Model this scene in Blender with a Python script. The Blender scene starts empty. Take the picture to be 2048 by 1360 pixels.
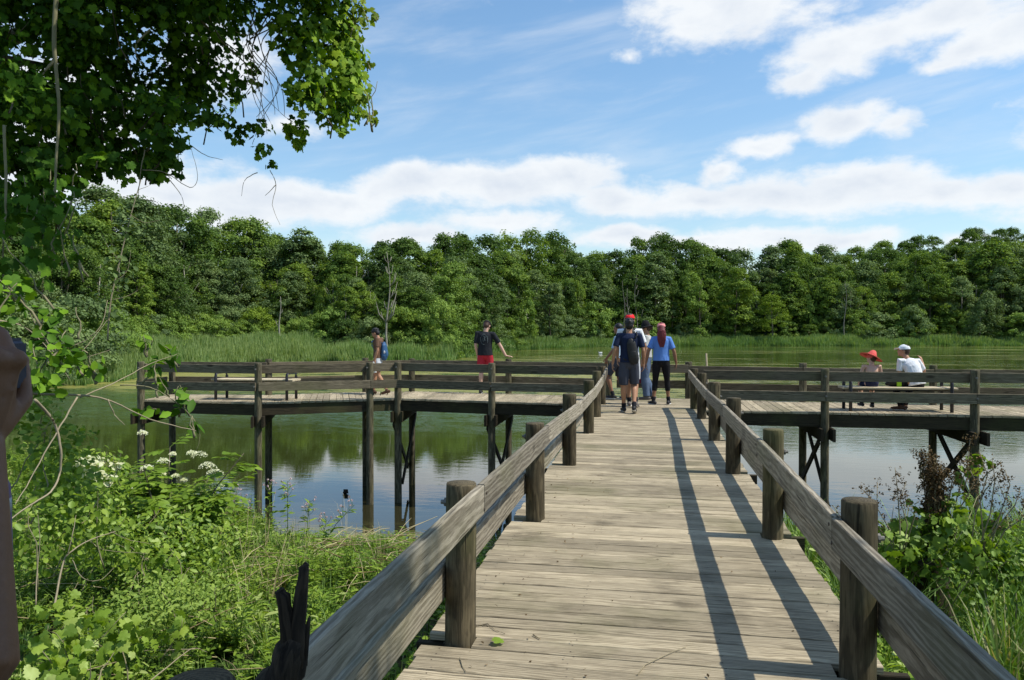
import bpy, bmesh, math, random
import numpy as np
from mathutils import Vector, Matrix, Euler
from mathutils.bvhtree import BVHTree
SC = bpy.context.scene
COL = SC.collection
R = math.radians
rnd = random.Random(7)
NR = np.random.default_rng(11)
EYE = 1.55          # camera height above the deck boards
WATER = -2.35       # level of the pond
# ------------------------------------------------------------------ camera
cd = bpy.data.cameras.new('camera'); cam = bpy.data.objects.new('camera', cd); COL.objects.link(cam)
cd.sensor_width = 36; cd.lens = 1560/2048*36; cd.clip_start = .05; cd.clip_end = 3000
YAW = math.atan(270/1560); PIT = math.atan(20/1560)
cam.location = (0, 0, EYE); cam.rotation_euler = (math.pi/2-PIT, 0, YAW)
SC.camera = cam
SC.render.resolution_x = 1024; SC.render.resolution_y = 680
# ------------------------------------------------------------------ light
SUN_EL = R(56); SUN_DIR = Vector((math.cos(SUN_EL)*1.0, math.cos(SUN_EL)*-.03, math.sin(SUN_EL))).normalized()
sd = bpy.data.lights.new('sun', 'SUN'); sun = bpy.data.objects.new('sun', sd); COL.objects.link(sun)
sd.energy = 5.0; sd.angle = R(.53); sd.color = (1, .945, .83)
sun.rotation_euler = SUN_DIR.to_track_quat('Z', 'Y').to_euler(); sun.location = (20, 0, 30)
SC.view_settings.view_transform = 'Standard'; SC.view_settings.look = 'None'
SC.view_settings.exposure = 0.0; SC.view_settings.gamma = 1
SC.cycles.max_bounces = 8; SC.cycles.transparent_max_bounces = 4
SC.cycles.caustics_reflective = False; SC.cycles.caustics_refractive = False
SC.cycles.sample_clamp_indirect = 4

def ray(u, v):
    F = Vector((-math.sin(YAW)*math.cos(PIT), math.cos(YAW)*math.cos(PIT), -math.sin(PIT)))
    X = Vector((math.cos(YAW), math.sin(YAW), 0))
    U = Vector((-math.sin(YAW)*math.sin(PIT), math.cos(YAW)*math.sin(PIT), math.cos(PIT)))
    return F + X*((u-1024)/1560) - U*((v-680)/1560)
def atY(u, v, Y):
    r = ray(u, v); t = Y/r.y; return Vector((r.x*t, Y, EYE+r.z*t))
def atR(u, v, D):            # D = horizontal distance
    r = ray(u, v); t = D/math.hypot(r.x, r.y); return Vector((r.x*t, r.y*t, EYE+r.z*t))

class NT:
    """small node helper"""
    def __init__(s, tree): s.t = tree; s.n = tree.nodes; s.l = tree.links
    def set(s, sock, v):
        if isinstance(v, bpy.types.NodeSocket): s.l.new(v, sock)
        elif v is not None: sock.default_value = v
    def m(s, op, a, b=None, c=None, clamp=False):
        n = s.n.new('ShaderNodeMath'); n.operation = op; n.use_clamp = clamp
        s.set(n.inputs[0], a); s.set(n.inputs[1], b); s.set(n.inputs[2], c); return n.outputs[0]
    def v(s, op, a, b=None, out=0):
        n = s.n.new('ShaderNodeVectorMath'); n.operation = op
        s.set(n.inputs[0], a)
        if op == 'SCALE': s.set(n.inputs[3], b)
        else: s.set(n.inputs[1], b)
        return n.outputs[out]
    def noise(s, vec, scale=5, detail=4, rough=.5, dist=0, out='Fac'):
        n = s.n.new('ShaderNodeTexNoise'); s.set(n.inputs['Vector'], vec)
        n.inputs['Scale'].default_value = scale; n.inputs['Detail'].default_value = detail
        n.inputs['Roughness'].default_value = rough; n.inputs['Distortion'].default_value = dist
        return n.outputs[out]
    def ss(s, x, lo, hi, a=0, b=1, smooth=True):
        n = s.n.new('ShaderNodeMapRange'); n.interpolation_type = 'SMOOTHSTEP' if smooth else 'LINEAR'
        s.set(n.inputs[0], x)
        for i, q in enumerate((lo, hi, a, b)): s.set(n.inputs[i+1], q)
        return n.outputs[0]
    def mix(s, f, a, b, mode='MIX'):
        n = s.n.new('ShaderNodeMix'); n.data_type = 'RGBA'; n.blend_type = mode
        s.set(n.inputs[0], f)
        for k, q in ((6, a), (7, b)): s.set(n.inputs[k], (*q, 1) if isinstance(q, tuple) and len(q) == 3 else q)
        return n.outputs[2]
    def ramp(s, f, stops):
        n = s.n.new('ShaderNodeValToRGB'); s.set(n.inputs[0], f); e = n.color_ramp.elements
        while len(e) < len(stops): e.new(.5)
        for q, (p, c) in zip(e, stops): q.position = p; q.color = (*c, 1)
        return n.outputs[0]
    def xyz(s, v):
        n = s.n.new('ShaderNodeSeparateXYZ'); s.set(n.inputs[0], v); return n.outputs
    def comb(s, x, y, z):
        n = s.n.new('ShaderNodeCombineXYZ')
        for i, q in enumerate((x, y, z)): s.set(n.inputs[i], q)
        return n.outputs[0]
    def bump(s, h, strength=.3, dist=.01, normal=None):
        n = s.n.new('ShaderNodeBump'); s.set(n.inputs['Height'], h); s.set(n.inputs['Strength'], strength)
        n.inputs['Distance'].default_value = dist; s.set(n.inputs['Normal'], normal); return n.outputs[0]
    def attr(s, name, out='Fac'):
        n = s.n.new('ShaderNodeAttribute'); n.attribute_name = name; return n.outputs[out]

# ------------------------------------------------------------------ world: Nishita sky + clouds by direction
W = bpy.data.worlds.new('World'); SC.world = W; W.use_nodes = True
W.cycles.sampling_method = 'MANUAL'; W.cycles.sample_map_resolution = 512
w = NT(W.node_tree); w.n.clear()
sky = w.n.new('ShaderNodeTexSky'); sky.sky_type = 'NISHITA'; sky.sun_disc = False
sky.sun_elevation = SUN_EL; sky.sun_rotation = R(92); sky.air_density = 1.15; sky.dust_density = .25; sky.ozone_density = 2.2
tc = w.n.new('ShaderNodeTexCoord'); D = tc.outputs['Generated']
x, y, z = w.xyz(D)
az = w.m('ARCTAN2', x, y); el = w.m('ARCSINE', z)
P = w.comb(az, el, 0)
# cloud blobs: (u, v) of the photo read as directions, half sizes in photo pixels, weight
CL = [(1440,15,185,66,1),(1360,60,50,34,.6),(1620,25,100,36,.5),(1660,110,100,46,.95),(1610,150,60,30,.8),(1760,70,120,46,.8),(1900,22,180,50,.9),(2060,50,130,60,1),
 (1940,95,60,38,1),(1890,135,60,16,.7),(1245,98,32,16,.5),(1690,238,80,38,1),(1785,250,50,28,.7),(1510,290,75,25,.9),(1560,275,50,16,.6),(1432,342,40,32,1),
 (1000,372,220,48,1.1),(1130,350,120,46,1.1),(850,365,110,46,1.1),(1240,400,130,42,1),(1400,400,140,32,1),(1560,390,170,42,1),(1710,375,150,52,1.1),(1860,390,180,34,.9),(2040,385,170,30,.9),
 (560,402,240,42,1.15),(700,400,120,34,1),(760,385,90,40,1),(350,385,150,42,1.05),(450,420,180,40,1),(655,398,110,26,.9),(820,472,120,26,1),(1000,448,160,26,.8),(1250,475,110,26,1),(1550,482,200,26,1),(1700,478,100,22,.9),(1400,485,120,18,.8),
 (230,352,200,62,1),(440,110,110,80,.9),(130,230,180,120,1),(590,250,60,26,.5),(1950,480,160,16,.4),(-150,300,300,200,.9),(2450,200,250,90,.9),(2350,400,260,50,1),(1200,-200,500,120,.9),(300,-350,300,150,.8)]
warp = w.noise(P, 9, 5, .6, out='Color')
Pw = w.v('ADD', P, w.v('MULTIPLY', w.v('SUBTRACT', warp, (.5,.5,.5)), (.075,.04,0)))
dens = None
for (u, v, ru, rv, wt) in CL:
    r = ray(u, v); a = math.atan2(r.x, r.y); e = math.asin(r.normalized().z)
    q = w.v('MULTIPLY', w.v('SUBTRACT', Pw, (a, e, 0)), (1560/ru/1.14, 1560/rv/1.17, 0))
    d = w.v('LENGTH', q, out=1)
    f = w.m('MULTIPLY_ADD', d, -wt, wt)
    dens = f if dens is None else w.m('SMOOTH_MAX', dens, f, .25)
# general clouds in the rest of the sky (what the trees and water see from other sides)
gen = w.m('SUBTRACT', w.noise(w.comb(w.m('MULTIPLY', az, 1.0), w.m('MULTIPLY', el, 2.2), 3.3), 2.2, 5, .55), .62)
side = w.ss(w.m('ABSOLUTE', w.m('ADD', az, .17)), .72, 1.0)
dens = w.m('MAXIMUM', dens, w.m('MULTIPLY_ADD', gen, 3.0, w.m('MULTIPLY_ADD', side, 1.2, -1.2)))
nz = w.noise(w.v('MULTIPLY', P, (1, 1.9, 1)), 17, 9, .62, .15)
dn = w.m('ADD', dens, w.m('MULTIPLY', w.m('SUBTRACT', nz, .5), 1.28))
mask = w.ss(dn, -.08, .58)
# thin streaks
st = w.noise(w.comb(w.m('MULTIPLY_ADD', el, -1.6, az), w.m('MULTIPLY_ADD', az, -.35, w.m('MULTIPLY', el, 4.0)), 0), 4.2, 7, .58, .3)
thin = w.m('MULTIPLY', w.ss(st, .42, .80), .42)
mask = w.m('MAXIMUM', mask, thin)
soft = w.noise(w.v('ADD', w.v('MULTIPLY', P, (1, 1.6, 1)), (0, .013, 5)), 12, 5, .5)
shade = w.m('ADD', w.ss(dn, .3, 1.5), w.m('MULTIPLY', w.m('SUBTRACT', .52, soft), 1.6), clamp=True)
ccol = w.mix(shade, (.93, .965, 1.0), (.72, .785, .88))
skyc = w.v('SCALE', sky.outputs[0], .14)
hz = w.ss(el, .0, .42)
skyc = w.v('MULTIPLY', skyc, w.mix(hz, (1.02, 1.07, 1.10), (1.02, 1.20, 1.25)))
fin = w.mix(w.m('MULTIPLY', mask, .97), skyc, ccol)
bg = w.n.new('ShaderNodeBackground'); w.set(bg.inputs[0], fin); bg.inputs[1].default_value = 1.0
wo = w.n.new('ShaderNodeOutputWorld'); w.l.new(bg.outputs[0], wo.inputs[0])

# ------------------------------------------------------------------ materials
def new_mat(name):
    m = bpy.data.materials.new(name); m.use_nodes = True; t = NT(m.node_tree); t.n.clear()
    o = t.n.new('ShaderNodeOutputMaterial'); return m, t, o
def princ(t, o, base, rough=.6, spec=.3, normal=None, metal=0, **k):
    p = t.n.new('ShaderNodeBsdfPrincipled'); t.set(p.inputs['Base Color'], (*base, 1) if isinstance(base, tuple) else base)
    t.set(p.inputs['Roughness'], rough); t.set(p.inputs['Specular IOR Level'], spec); t.set(p.inputs['Metallic'], metal)
    t.set(p.inputs['Normal'], normal)
    for a, b in k.items(): t.set(p.inputs[a], b)
    t.l.new(p.outputs[0], o.inputs[0]); return p
def plain(name, col, rough=.6, spec=.3, var=.12, scale=30, bump=.15, metal=0):
    m, t, o = new_mat(name); g = t.n.new('ShaderNodeTexCoord').outputs['Object']
    n = t.noise(g, scale, 4, .6)
    c = t.mix(n, tuple(q*(1-var) for q in col), tuple(min(1, q*(1+var)) for q in col))
    princ(t, o, c, rough, spec, t.bump(n, bump, .01), metal); return m
def cloth(name, col, var=.18, c2=None):
    m, t, o = new_mat(name); g = t.n.new('ShaderNodeTexCoord').outputs['Object']
    n = t.noise(t.v('MULTIPLY', g, (1, 1, .45)), 9, 4, .55, .6); k = t.noise(g, 60, 3, .6)
    c = t.mix(n, tuple(q*(1-var) for q in col), c2 or tuple(min(1, q*(1+var)) for q in col))
    princ(t, o, c, .85, .15, t.bump(t.m('ADD', n, t.m('MULTIPLY', k, .1)), .7, .035)); return m
def wood(name, light, dark, moss=(.10, .11, .035), mossamt=.35, freq=75, dirt=.5, rough=.85, ringamt=.13):
    m, t, o = new_mat(name)
    gc = t.attr('gc', 'Vector'); rn = t.attr('rnd'); X, Y, Z = t.xyz(gc)
    lo = t.v('MULTIPLY', gc, (1.7, 7, 7))
    wob = t.v('MULTIPLY', t.v('SUBTRACT', t.noise(lo, 1.6, 3, .5, out='Color'), (.5, .5, .5)), (0, .045, .045))
    rad = t.v('LENGTH', t.v('MULTIPLY', t.v('ADD', gc, wob), (0, 1, 1)), out=1)
    ring = t.ss(t.m('MULTIPLY_ADD', t.m('SINE', t.m('MULTIPLY', rad, freq*6.28)), .5, .5), .25, .85)
    fib = t.noise(t.v('MULTIPLY', gc, (7, 190, 190)), 1, 4, .7)
    fib2 = t.noise(t.v('MULTIPLY', gc, (3.2, 46, 46)), 1, 6, .74)
    blot = t.noise(t.v('MULTIPLY', gc, (1.5, 5, 5)), 1.3, 5, .6)
    g = t.m('ADD', t.m('MULTIPLY', ring, ringamt), t.m('ADD', t.m('MULTIPLY', fib, .42), t.m('MULTIPLY', fib2, .50)))
    c = t.mix(t.ss(g, .33, .76), dark, light)
    c = t.v('SCALE', c, t.m('MULTIPLY_ADD', rn, .55, .74))
    # knots
    vo = t.n.new('ShaderNodeTexVoronoi'); t.set(vo.inputs['Vector'], t.v('MULTIPLY', gc, (1.1, 6.5, 3))); vo.inputs['Scale'].default_value = 1.0
    kn = t.ss(vo.outputs['Distance'], .05, .12, 1, 0)
    c = t.mix(t.m('MULTIPLY', kn, .75), c, tuple(q*.35 for q in dark))
    pos = t.n.new('ShaderNodeNewGeometry').outputs['Position']
    big = t.noise(pos, .9, 5, .62); big2 = t.noise(t.v('ADD', pos, (7, 3, 1)), 2.6, 5, .65)
    c = t.mix(t.m('MULTIPLY', t.ss(t.m('ADD', t.m('MULTIPLY', big2, .6), t.m('MULTIPLY', blot, .5)), .53, .78), dirt), c, tuple(q*.5 for q in dark))
    c = t.mix(t.m('MULTIPLY', t.ss(big, .48, .7), mossamt), c, moss)
    h = t.m('ADD', t.m('MULTIPLY', ring, .25), t.m('ADD', t.m('MULTIPLY', fib, .6), t.m('MULTIPLY', fib2, 1.0)))
    crack = t.ss(t.noise(t.v('MULTIPLY', gc, (1.6, 60, 60)), 1, 2, .5), .66, .71)
    h = t.m('SUBTRACT', h, t.m('MULTIPLY', crack, 1.2))
    c = t.mix(t.m('MULTIPLY', crack, .7), c, tuple(q*.3 for q in dark))
    princ(t, o, c, rough, .2, t.bump(h, .6, .004)); return m
def leafmat(name, stops, transl=.35, gloss=.08, objvar=.0, rough=.6):
    m, t, o = new_mat(name)
    tint = t.attr('tint'); oi = t.n.new('ShaderNodeObjectInfo')
    f = t.m('ADD', tint, t.m('MULTIPLY', t.m('SUBTRACT', oi.outputs['Random'], .5), objvar), clamp=True)
    c = t.ramp(f, stops)
    d = t.n.new('ShaderNodeBsdfDiffuse'); t.set(d.inputs[0], c)
    tr = t.n.new('ShaderNodeBsdfTranslucent'); t.set(tr.inputs[0], t.v('MULTIPLY', c, (1.25, 1.25, .45)))
    gl = t.n.new('ShaderNodeBsdfGlossy'); gl.inputs['Roughness'].default_value = rough; gl.inputs[0].default_value = (.75, .9, .6, 1)
    a = t.n.new('ShaderNodeMixShader'); a.inputs[0].default_value = transl; t.l.new(d.outputs[0], a.inputs[1]); t.l.new(tr.outputs[0], a.inputs[2])
    b = t.n.new('ShaderNodeMixShader'); b.inputs[0].default_value = gloss*.45; t.l.new(a.outputs[0], b.inputs[1]); t.l.new(gl.outputs[0], b.inputs[2])
    t.l.new(b.outputs[0], o.inputs[0]); return m
M = {}
M['deck'] = wood('weathered_deck_wood', (.53, .45, .315), (.20, .163, .108), mossamt=.35, dirt=.75)
M['rail'] = wood('weathered_rail_wood', (.40, .355, .275), (.135, .113, .082), mossamt=.3, freq=48, dirt=.5, ringamt=.13)
M['railold'] = wood('old_rail_wood', (.24, .20, .135), (.075, .062, .042), mossamt=.3, dirt=.5)
M['post'] = wood('post_wood', (.155, .125, .075), (.038, .031, .019), mossamt=.4, freq=90, dirt=.6)
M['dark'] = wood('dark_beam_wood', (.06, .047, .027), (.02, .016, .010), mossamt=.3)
M['pile'] = wood('pile_wood', (.17, .15, .095), (.04, .034, .021), mossamt=.3)
M['black'] = wood('black_dead_wood', (.06, .044, .03), (.012, .009, .007), mossamt=.05)
M['bark'] = wood('bark', (.20, .17, .12), (.07, .06, .04), mossamt=.25)
M['palebark'] = wood('pale_bark', (.36, .335, .28), (.16, .145, .115), mossamt=.08)
M['twig'] = plain('dry_twig', (.30, .255, .17), .8, .1, .35, 25)
M['vinewood'] = plain('vine_stem', (.24, .22, .13), .8, .1, .35, 25)
M['steel'] = plain('weathered_steel', (.20, .19, .17), .6, .4, .3, 40, .2, .5)
M['bench_metal'] = plain('dark_bench_metal', (.022, .024, .035), .42, .5, .15, 30, .1)
M['bench_wood'] = wood('bench_plank_wood', (.66, .58, .42), (.36, .29, .19), mossamt=.04, dirt=.15)
M['tree'] = leafmat('broadleaf_foliage', [(0, (.042, .082, .018)), (.35, (.078, .142, .025)), (.7, (.13, .21, .03)), (1, (.21, .295, .038))], .35, .05, .8)
M['palet'] = leafmat('grey_green_foliage', [(0, (.07, .115, .04)), (.5, (.125, .19, .06)), (1, (.21, .28, .10))], .3, .07, .6)
M['bush'] = leafmat('shrub_foliage', [(0, (.10, .17, .03)), (.5, (.17, .27, .045)), (1, (.28, .38, .07))], .3, .06, .4)
M['yellow'] = leafmat('yellow_green_foliage', [(0, (.10, .17, .015)), (1, (.24, .33, .03))], .3, .05, .3)
M['reed'] = leafmat('reed_blades', [(0, (.30, .25, .11)), (.16, (.28, .34, .10)), (.4, (.15, .26, .065)), (.8, (.17, .28, .085)), (1, (.30, .38, .14))], .4, .05, 0)
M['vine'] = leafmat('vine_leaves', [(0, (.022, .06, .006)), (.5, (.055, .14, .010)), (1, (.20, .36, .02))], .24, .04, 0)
M['herb'] = leafmat('bank_herbs', [(0, (.07, .13, .014)), (.5, (.17, .28, .028)), (.85, (.29, .40, .05)), (1, (.40, .48, .16))], .36, .08, 0, .5)
M['grass'] = leafmat('green_grass', [(0, (.06, .12, .02)), (.6, (.13, .24, .035)), (.9, (.20, .32, .06)), (1, (.42, .38, .2))], .3, .1, 0)
M['vinetip'] = leafmat('sunlit_tone_vine_leaves', [(0, (.08, .17, .012)), (.5, (.20, .34, .02)), (1, (.36, .50, .04))], .38, .05, 0)  # young yellow-green leaves, with the sunlit brightness of the edge put into the colour
M['straw'] = leafmat('dead_straw', [(0, (.20, .14, .07)), (1, (.55, .47, .28))], .1, .05, 0)
M['dockseed'] = leafmat('brown_seed_heads', [(0, (.04, .024, .013)), (.6, (.12, .075, .04)), (1, (.28, .19, .11))], .15, .03, 0)
M['flower'] = leafmat('cream_flowers', [(0, (.5, .52, .30)), (.4, (.75, .76, .55)), (1, (.9, .9, .74))], .25, .03, 0)
M['pink'] = leafmat('pale_pink_flowers', [(0, (.45, .30, .40)), (1, (.75, .6, .62))], .25, .03, 0)

# ------------------------------------------------------------------ object helpers
def link(name, mesh, mat=None, parent=None, loc=None):
    o = bpy.data.objects.new(name, mesh); COL.objects.link(o)
    if mat is not None and mesh is not None: mesh.materials.append(mat)
    if parent is not None: o.parent = parent
    if loc is not None: o.location = loc
    return o
def empty(name, loc=(0, 0, 0), rz=0):
    o = bpy.data.objects.new(name, None); COL.objects.link(o); o.location = loc; o.rotation_euler = (0, 0, rz); o.empty_display_size = .2; return o
def tag(o, label=None, cat=None, group=None, kind=None):
    if label: o['label'] = label
    if cat: o['category'] = cat
    if group: o['group'] = group
    if kind: o['kind'] = kind
    return o
class MB:
    """collects boards and logs with grain coordinates"""
    def __init__(s): s.v = []; s.f = []; s.g = []; s.r = []
    def _ring(s, secs, seed, cap=True):
        b = len(s.v); n = len(secs[0][0]); off = s.off
        for pts, gcs in secs:
            for p, g in zip(pts, gcs):
                s.v.append(tuple(p)); s.g.append((g[0]+off[0], g[1]+off[1], g[2]+off[2])); s.r.append(seed)
        for k in range(len(secs)-1):
            for i in range(n):
                j = (i+1) % n; s.f.append((b+k*n+i, b+k*n+j, b+(k+1)*n+j, b+(k+1)*n+i))
        if cap:
            s.f.append(tuple(b+i for i in reversed(range(n)))); s.f.append(tuple(b+(len(secs)-1)*n+i for i in range(n)))
    def beam(s, p0, p1, w, h, up=(0, 0, 1), ch=.006, seed=None, segs=1, wav=0):
        """board from p0 to p1, w across, h along up"""
        p0 = Vector(p0); p1 = Vector(p1); L = (p1-p0).length; d = (p1-p0)/L
        side = d.cross(Vector(up)).normalized(); u = side.cross(d).normalized()
        seed = rnd.random() if seed is None else seed
        s.off = (rnd.random()*60, rnd.uniform(.02, .12)*rnd.choice((-1, 1)), rnd.uniform(.02, .09)*rnd.choice((-1, 1)))
        a, b = w/2, h/2
        sec = [(-a, -b+ch), (-a+ch, -b), (a-ch, -b), (a, -b+ch), (a, b-ch), (a-ch, b), (-a+ch, b), (-a, b-ch)]
        secs = []
        for k in range(segs+1):
            t = k/segs*L; c = p0+d*t + (u*rnd.uniform(-wav, wav)+side*rnd.uniform(-wav, wav) if 0 < k < segs else Vector())
            secs.append(([c+side*x+u*y for x, y in sec], [(t, x, y) for x, y in sec]))
        s._ring(secs, seed); return s
    def log(s, pts, radii, n=14, rough=.03, seed=None, top=True):
        pts = [Vector(p) for p in pts]; seed = rnd.random() if seed is None else seed
        s.off = (rnd.random()*60, rnd.uniform(-.012, .012), rnd.uniform(-.012, .012)); secs = []; L = 0
        prof = [1+rnd.uniform(-rough, rough) for _ in range(n)]
        for k, (p, r) in enumerate(zip(pts, radii)):
            d = (pts[min(k+1, len(pts)-1)]-pts[max(k-1, 0)]).normalized()
            a = d.orthogonal().normalized() if abs(d.z) < .9 else Vector((1, 0, 0)); a = (a-d*a.dot(d)).normalized(); b = d.cross(a)
            if k: L += (p-pts[k-1]).length
            ang = [2*math.pi*i/n for i in range(n)]
            rr = [r*prof[i]*(1+rnd.uniform(-rough, rough)*.5) for i in range(n)]
            secs.append(([p+a*math.cos(t)*q+b*math.sin(t)*q for t, q in zip(ang, rr)], [(L, math.cos(t)*q, math.sin(t)*q) for t, q in zip(ang, rr)]))
        s._ring(secs, seed); return s
    def build(s, name, mat, parent=None, smooth=False, loc=None):
        me = bpy.data.meshes.new(name); me.from_pydata(s.v, [], s.f)
        a = me.attributes.new('gc', 'FLOAT_VECTOR', 'POINT'); a.data.foreach_set('vector', np.array(s.g, 'f').ravel())
        a = me.attributes.new('rnd', 'FLOAT', 'POINT'); a.data.foreach_set('value', np.array(s.r, 'f'))
        if smooth: me.polygons.foreach_set('use_smooth', [True]*len(me.polygons))
        me.update(); return link(name, me, mat, parent, loc)
def post_mesh(mb, x, y, z0, z1, r, lean=0.0):
    lx, ly = rnd.uniform(-lean, lean), rnd.uniform(-lean, lean); H = z1-z0
    zs = [z0, z0+H*.3, z0+H*.6, z1-.05, z1-.008, z1]; rr = [r*1.06, r*1.03, r*1.01, r*.995, r*.985, r*.93]
    mb.log([(x+lx*(z1-z)/H*.1, y+ly*(z1-z)/H*.1, z) for z in zs], rr, 22, .022); return mb
def np_mesh(name, V, F, tint=None, mat=None, parent=None):
    """V (N,3), F (M,k) uniform faces"""
    me = bpy.data.meshes.new(name); V = np.asarray(V, 'f'); F = np.asarray(F, 'i'); k = F.shape[1]
    me.vertices.add(len(V)); me.vertices.foreach_set('co', V.ravel())
    me.loops.add(F.size); me.loops.foreach_set('vertex_index', F.ravel())
    me.polygons.add(len(F)); me.polygons.foreach_set('loop_start', np.arange(0, F.size, k, dtype='i'))
    try: me.polygons.foreach_set('loop_total', np.full(len(F), k, 'i'))
    except Exception: pass
    me.update(calc_edges=True)
    if tint is not None:
        a = me.attributes.new('tint', 'FLOAT', 'POINT'); a.data.foreach_set('value', np.asarray(tint, 'f'))
    if mat is None and parent is None: return me
    return link(name, me, mat, parent)
def rot_from(n, spin):
    """matrices whose z axis is n (K,3), spun about it"""
    n = n/np.linalg.norm(n, axis=1, keepdims=True)
    ref = np.where(np.abs(n[:, 2:3]) < .95, np.array([[0, 0, 1.]]), np.array([[1., 0, 0]]))
    x = np.cross(ref, n); x /= np.linalg.norm(x, axis=1, keepdims=True); y = np.cross(n, x)
    c, s = np.cos(spin)[:, None], np.sin(spin)[:, None]
    return np.stack([x*c+y*s, -x*s+y*c, n], axis=2)
def rot_z(a, tilt=0.0):
    K = len(a); ca, sa = np.cos(a), np.sin(a); tx = NR.uniform(-tilt, tilt, K); ty = NR.uniform(-tilt, tilt, K)
    n = np.stack([tx, ty, np.ones(K)], 1); n /= np.linalg.norm(n, axis=1, keepdims=True)
    x = np.stack([ca, sa, np.zeros(K)], 1); x -= n*(x*n).sum(1, keepdims=True); x /= np.linalg.norm(x, axis=1, keepdims=True)
    return np.stack([x, np.cross(n, x), n], axis=2)
def scatter(tv, tf, P, Rm, S, tt=None, ti=None):
    """template verts tv, faces tf at P with rotations Rm and scales S -> V, F, tint"""
    tv = np.asarray(tv, float); tf = np.asarray(tf); K = len(P); n = len(tv); S = np.asarray(S, float)
    sv = tv[None]*(S[:, None, None] if S.ndim == 1 else S[:, None, :])
    V = np.einsum('kij,knj->kni', Rm, sv)+P[:, None, :]
    F = tf[None]+(np.arange(K)*n)[:, None, None]
    ti = NR.random(K) if ti is None else ti
    T = ti[:, None]+(np.zeros(n) if tt is None else np.asarray(tt))[None]
    return V.reshape(-1, 3), F.reshape(-1, tf.shape[1]), T.ravel()
def join(parts):
    V = []; F = []; T = []; o = 0
    for v, f, t in parts:
        V.append(v); F.append(f+o); T.append(t); o += len(v)
    return np.concatenate(V), np.concatenate(F), np.concatenate(T)
LEAFQ = np.array([(0, 0, 0), (.32, .45, .05), (0, 1, -.04), (-.32, .45, .05)]); LEAFQF = np.array([(0, 1, 2, 3)])
OVAL = np.array([(0, 0, 0), (.30, .28, .07), (.27, .68, .05), (0, 1, -.09), (-.27, .68, .05), (-.30, .28, .07)]); OVALF = np.array([(0, 1, 2, 3), (0, 3, 4, 5)])
LANCE = np.array([(0, 0, 0), (.13, .35, .05), (.1, .75, 0), (0, 1, -.08), (-.1, .75, 0), (-.13, .35, .05), (0, .35, 0), (0, .75, -.02)])
LANCEF = np.array([(0, 1, 6, 6), (1, 2, 7, 6), (2, 3, 7, 7), (0, 6, 5, 5), (6, 7, 4, 5), (7, 3, 4, 4)])
# lobed grape leaf as a fan of quads (centre, outline)
_o = [(0, 0), (.16, -.12), (.36, -.05), (.52, .12), (.42, .26), (.60, .40), (.42, .52), (.40, .70), (.22, .68), (0, 1.05), (-.22, .68), (-.40, .70), (-.42, .52), (-.60, .40), (-.42, .26), (-.52, .12), (-.36, -.05), (-.16, -.12)]
GRAPE = np.array([(0, .38, .0)]+[(a, b, -.22*(a*a+(b-.38)**2)+.04*((i % 3)-1)) for i, (a, b) in enumerate(_o)])
GRAPEF = np.array([(0, 1+i, 1+(i+1) % 18, 1+(i+2) % 18) for i in range(0, 18, 2)])
def tube_pts(pts, r0, r1, n=5):
    """thin tube -> V, F(quads)"""
    pts = np.array([tuple(p) for p in pts], float); K = len(pts); V = []
    for k in range(K):
        d = pts[min(k+1, K-1)]-pts[max(k-1, 0)]; d /= np.linalg.norm(d)+1e-9
        a = np.cross(d, (0, 0, 1.) if abs(d[2]) < .9 else (1., 0, 0)); a /= np.linalg.norm(a); b = np.cross(d, a); r = r0+(r1-r0)*k/(K-1)
        for i in range(n):
            t = 2*math.pi*i/n; V.append(pts[k]+a*math.cos(t)*r+b*math.sin(t)*r)
    F = [(k*n+i, k*n+(i+1) % n, (k+1)*n+(i+1) % n, (k+1)*n+i) for k in range(K-1) for i in range(n)]
    return np.array(V), np.array(F)
def curve(p0, p1, sag=0, wob=.03, n=10, rg=rnd):
    p0 = Vector(p0); p1 = Vector(p1); L = (p1-p0).length; out = []; ph = [rg.uniform(0, 6.28) for _ in range(6)]
    for k in range(n+1):
        t = k/n; p = p0.lerp(p1, t); e = math.sin(math.pi*t)
        p += Vector((math.sin(5*t+ph[0])+.5*math.sin(11*t+ph[1]), math.sin(5*t+ph[2])+.5*math.sin(12*t+ph[3]), math.sin(6*t+ph[4])))*wob*L*min(1, t*4)
        p.z -= sag*e*L; out.append(p)
    return out
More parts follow.
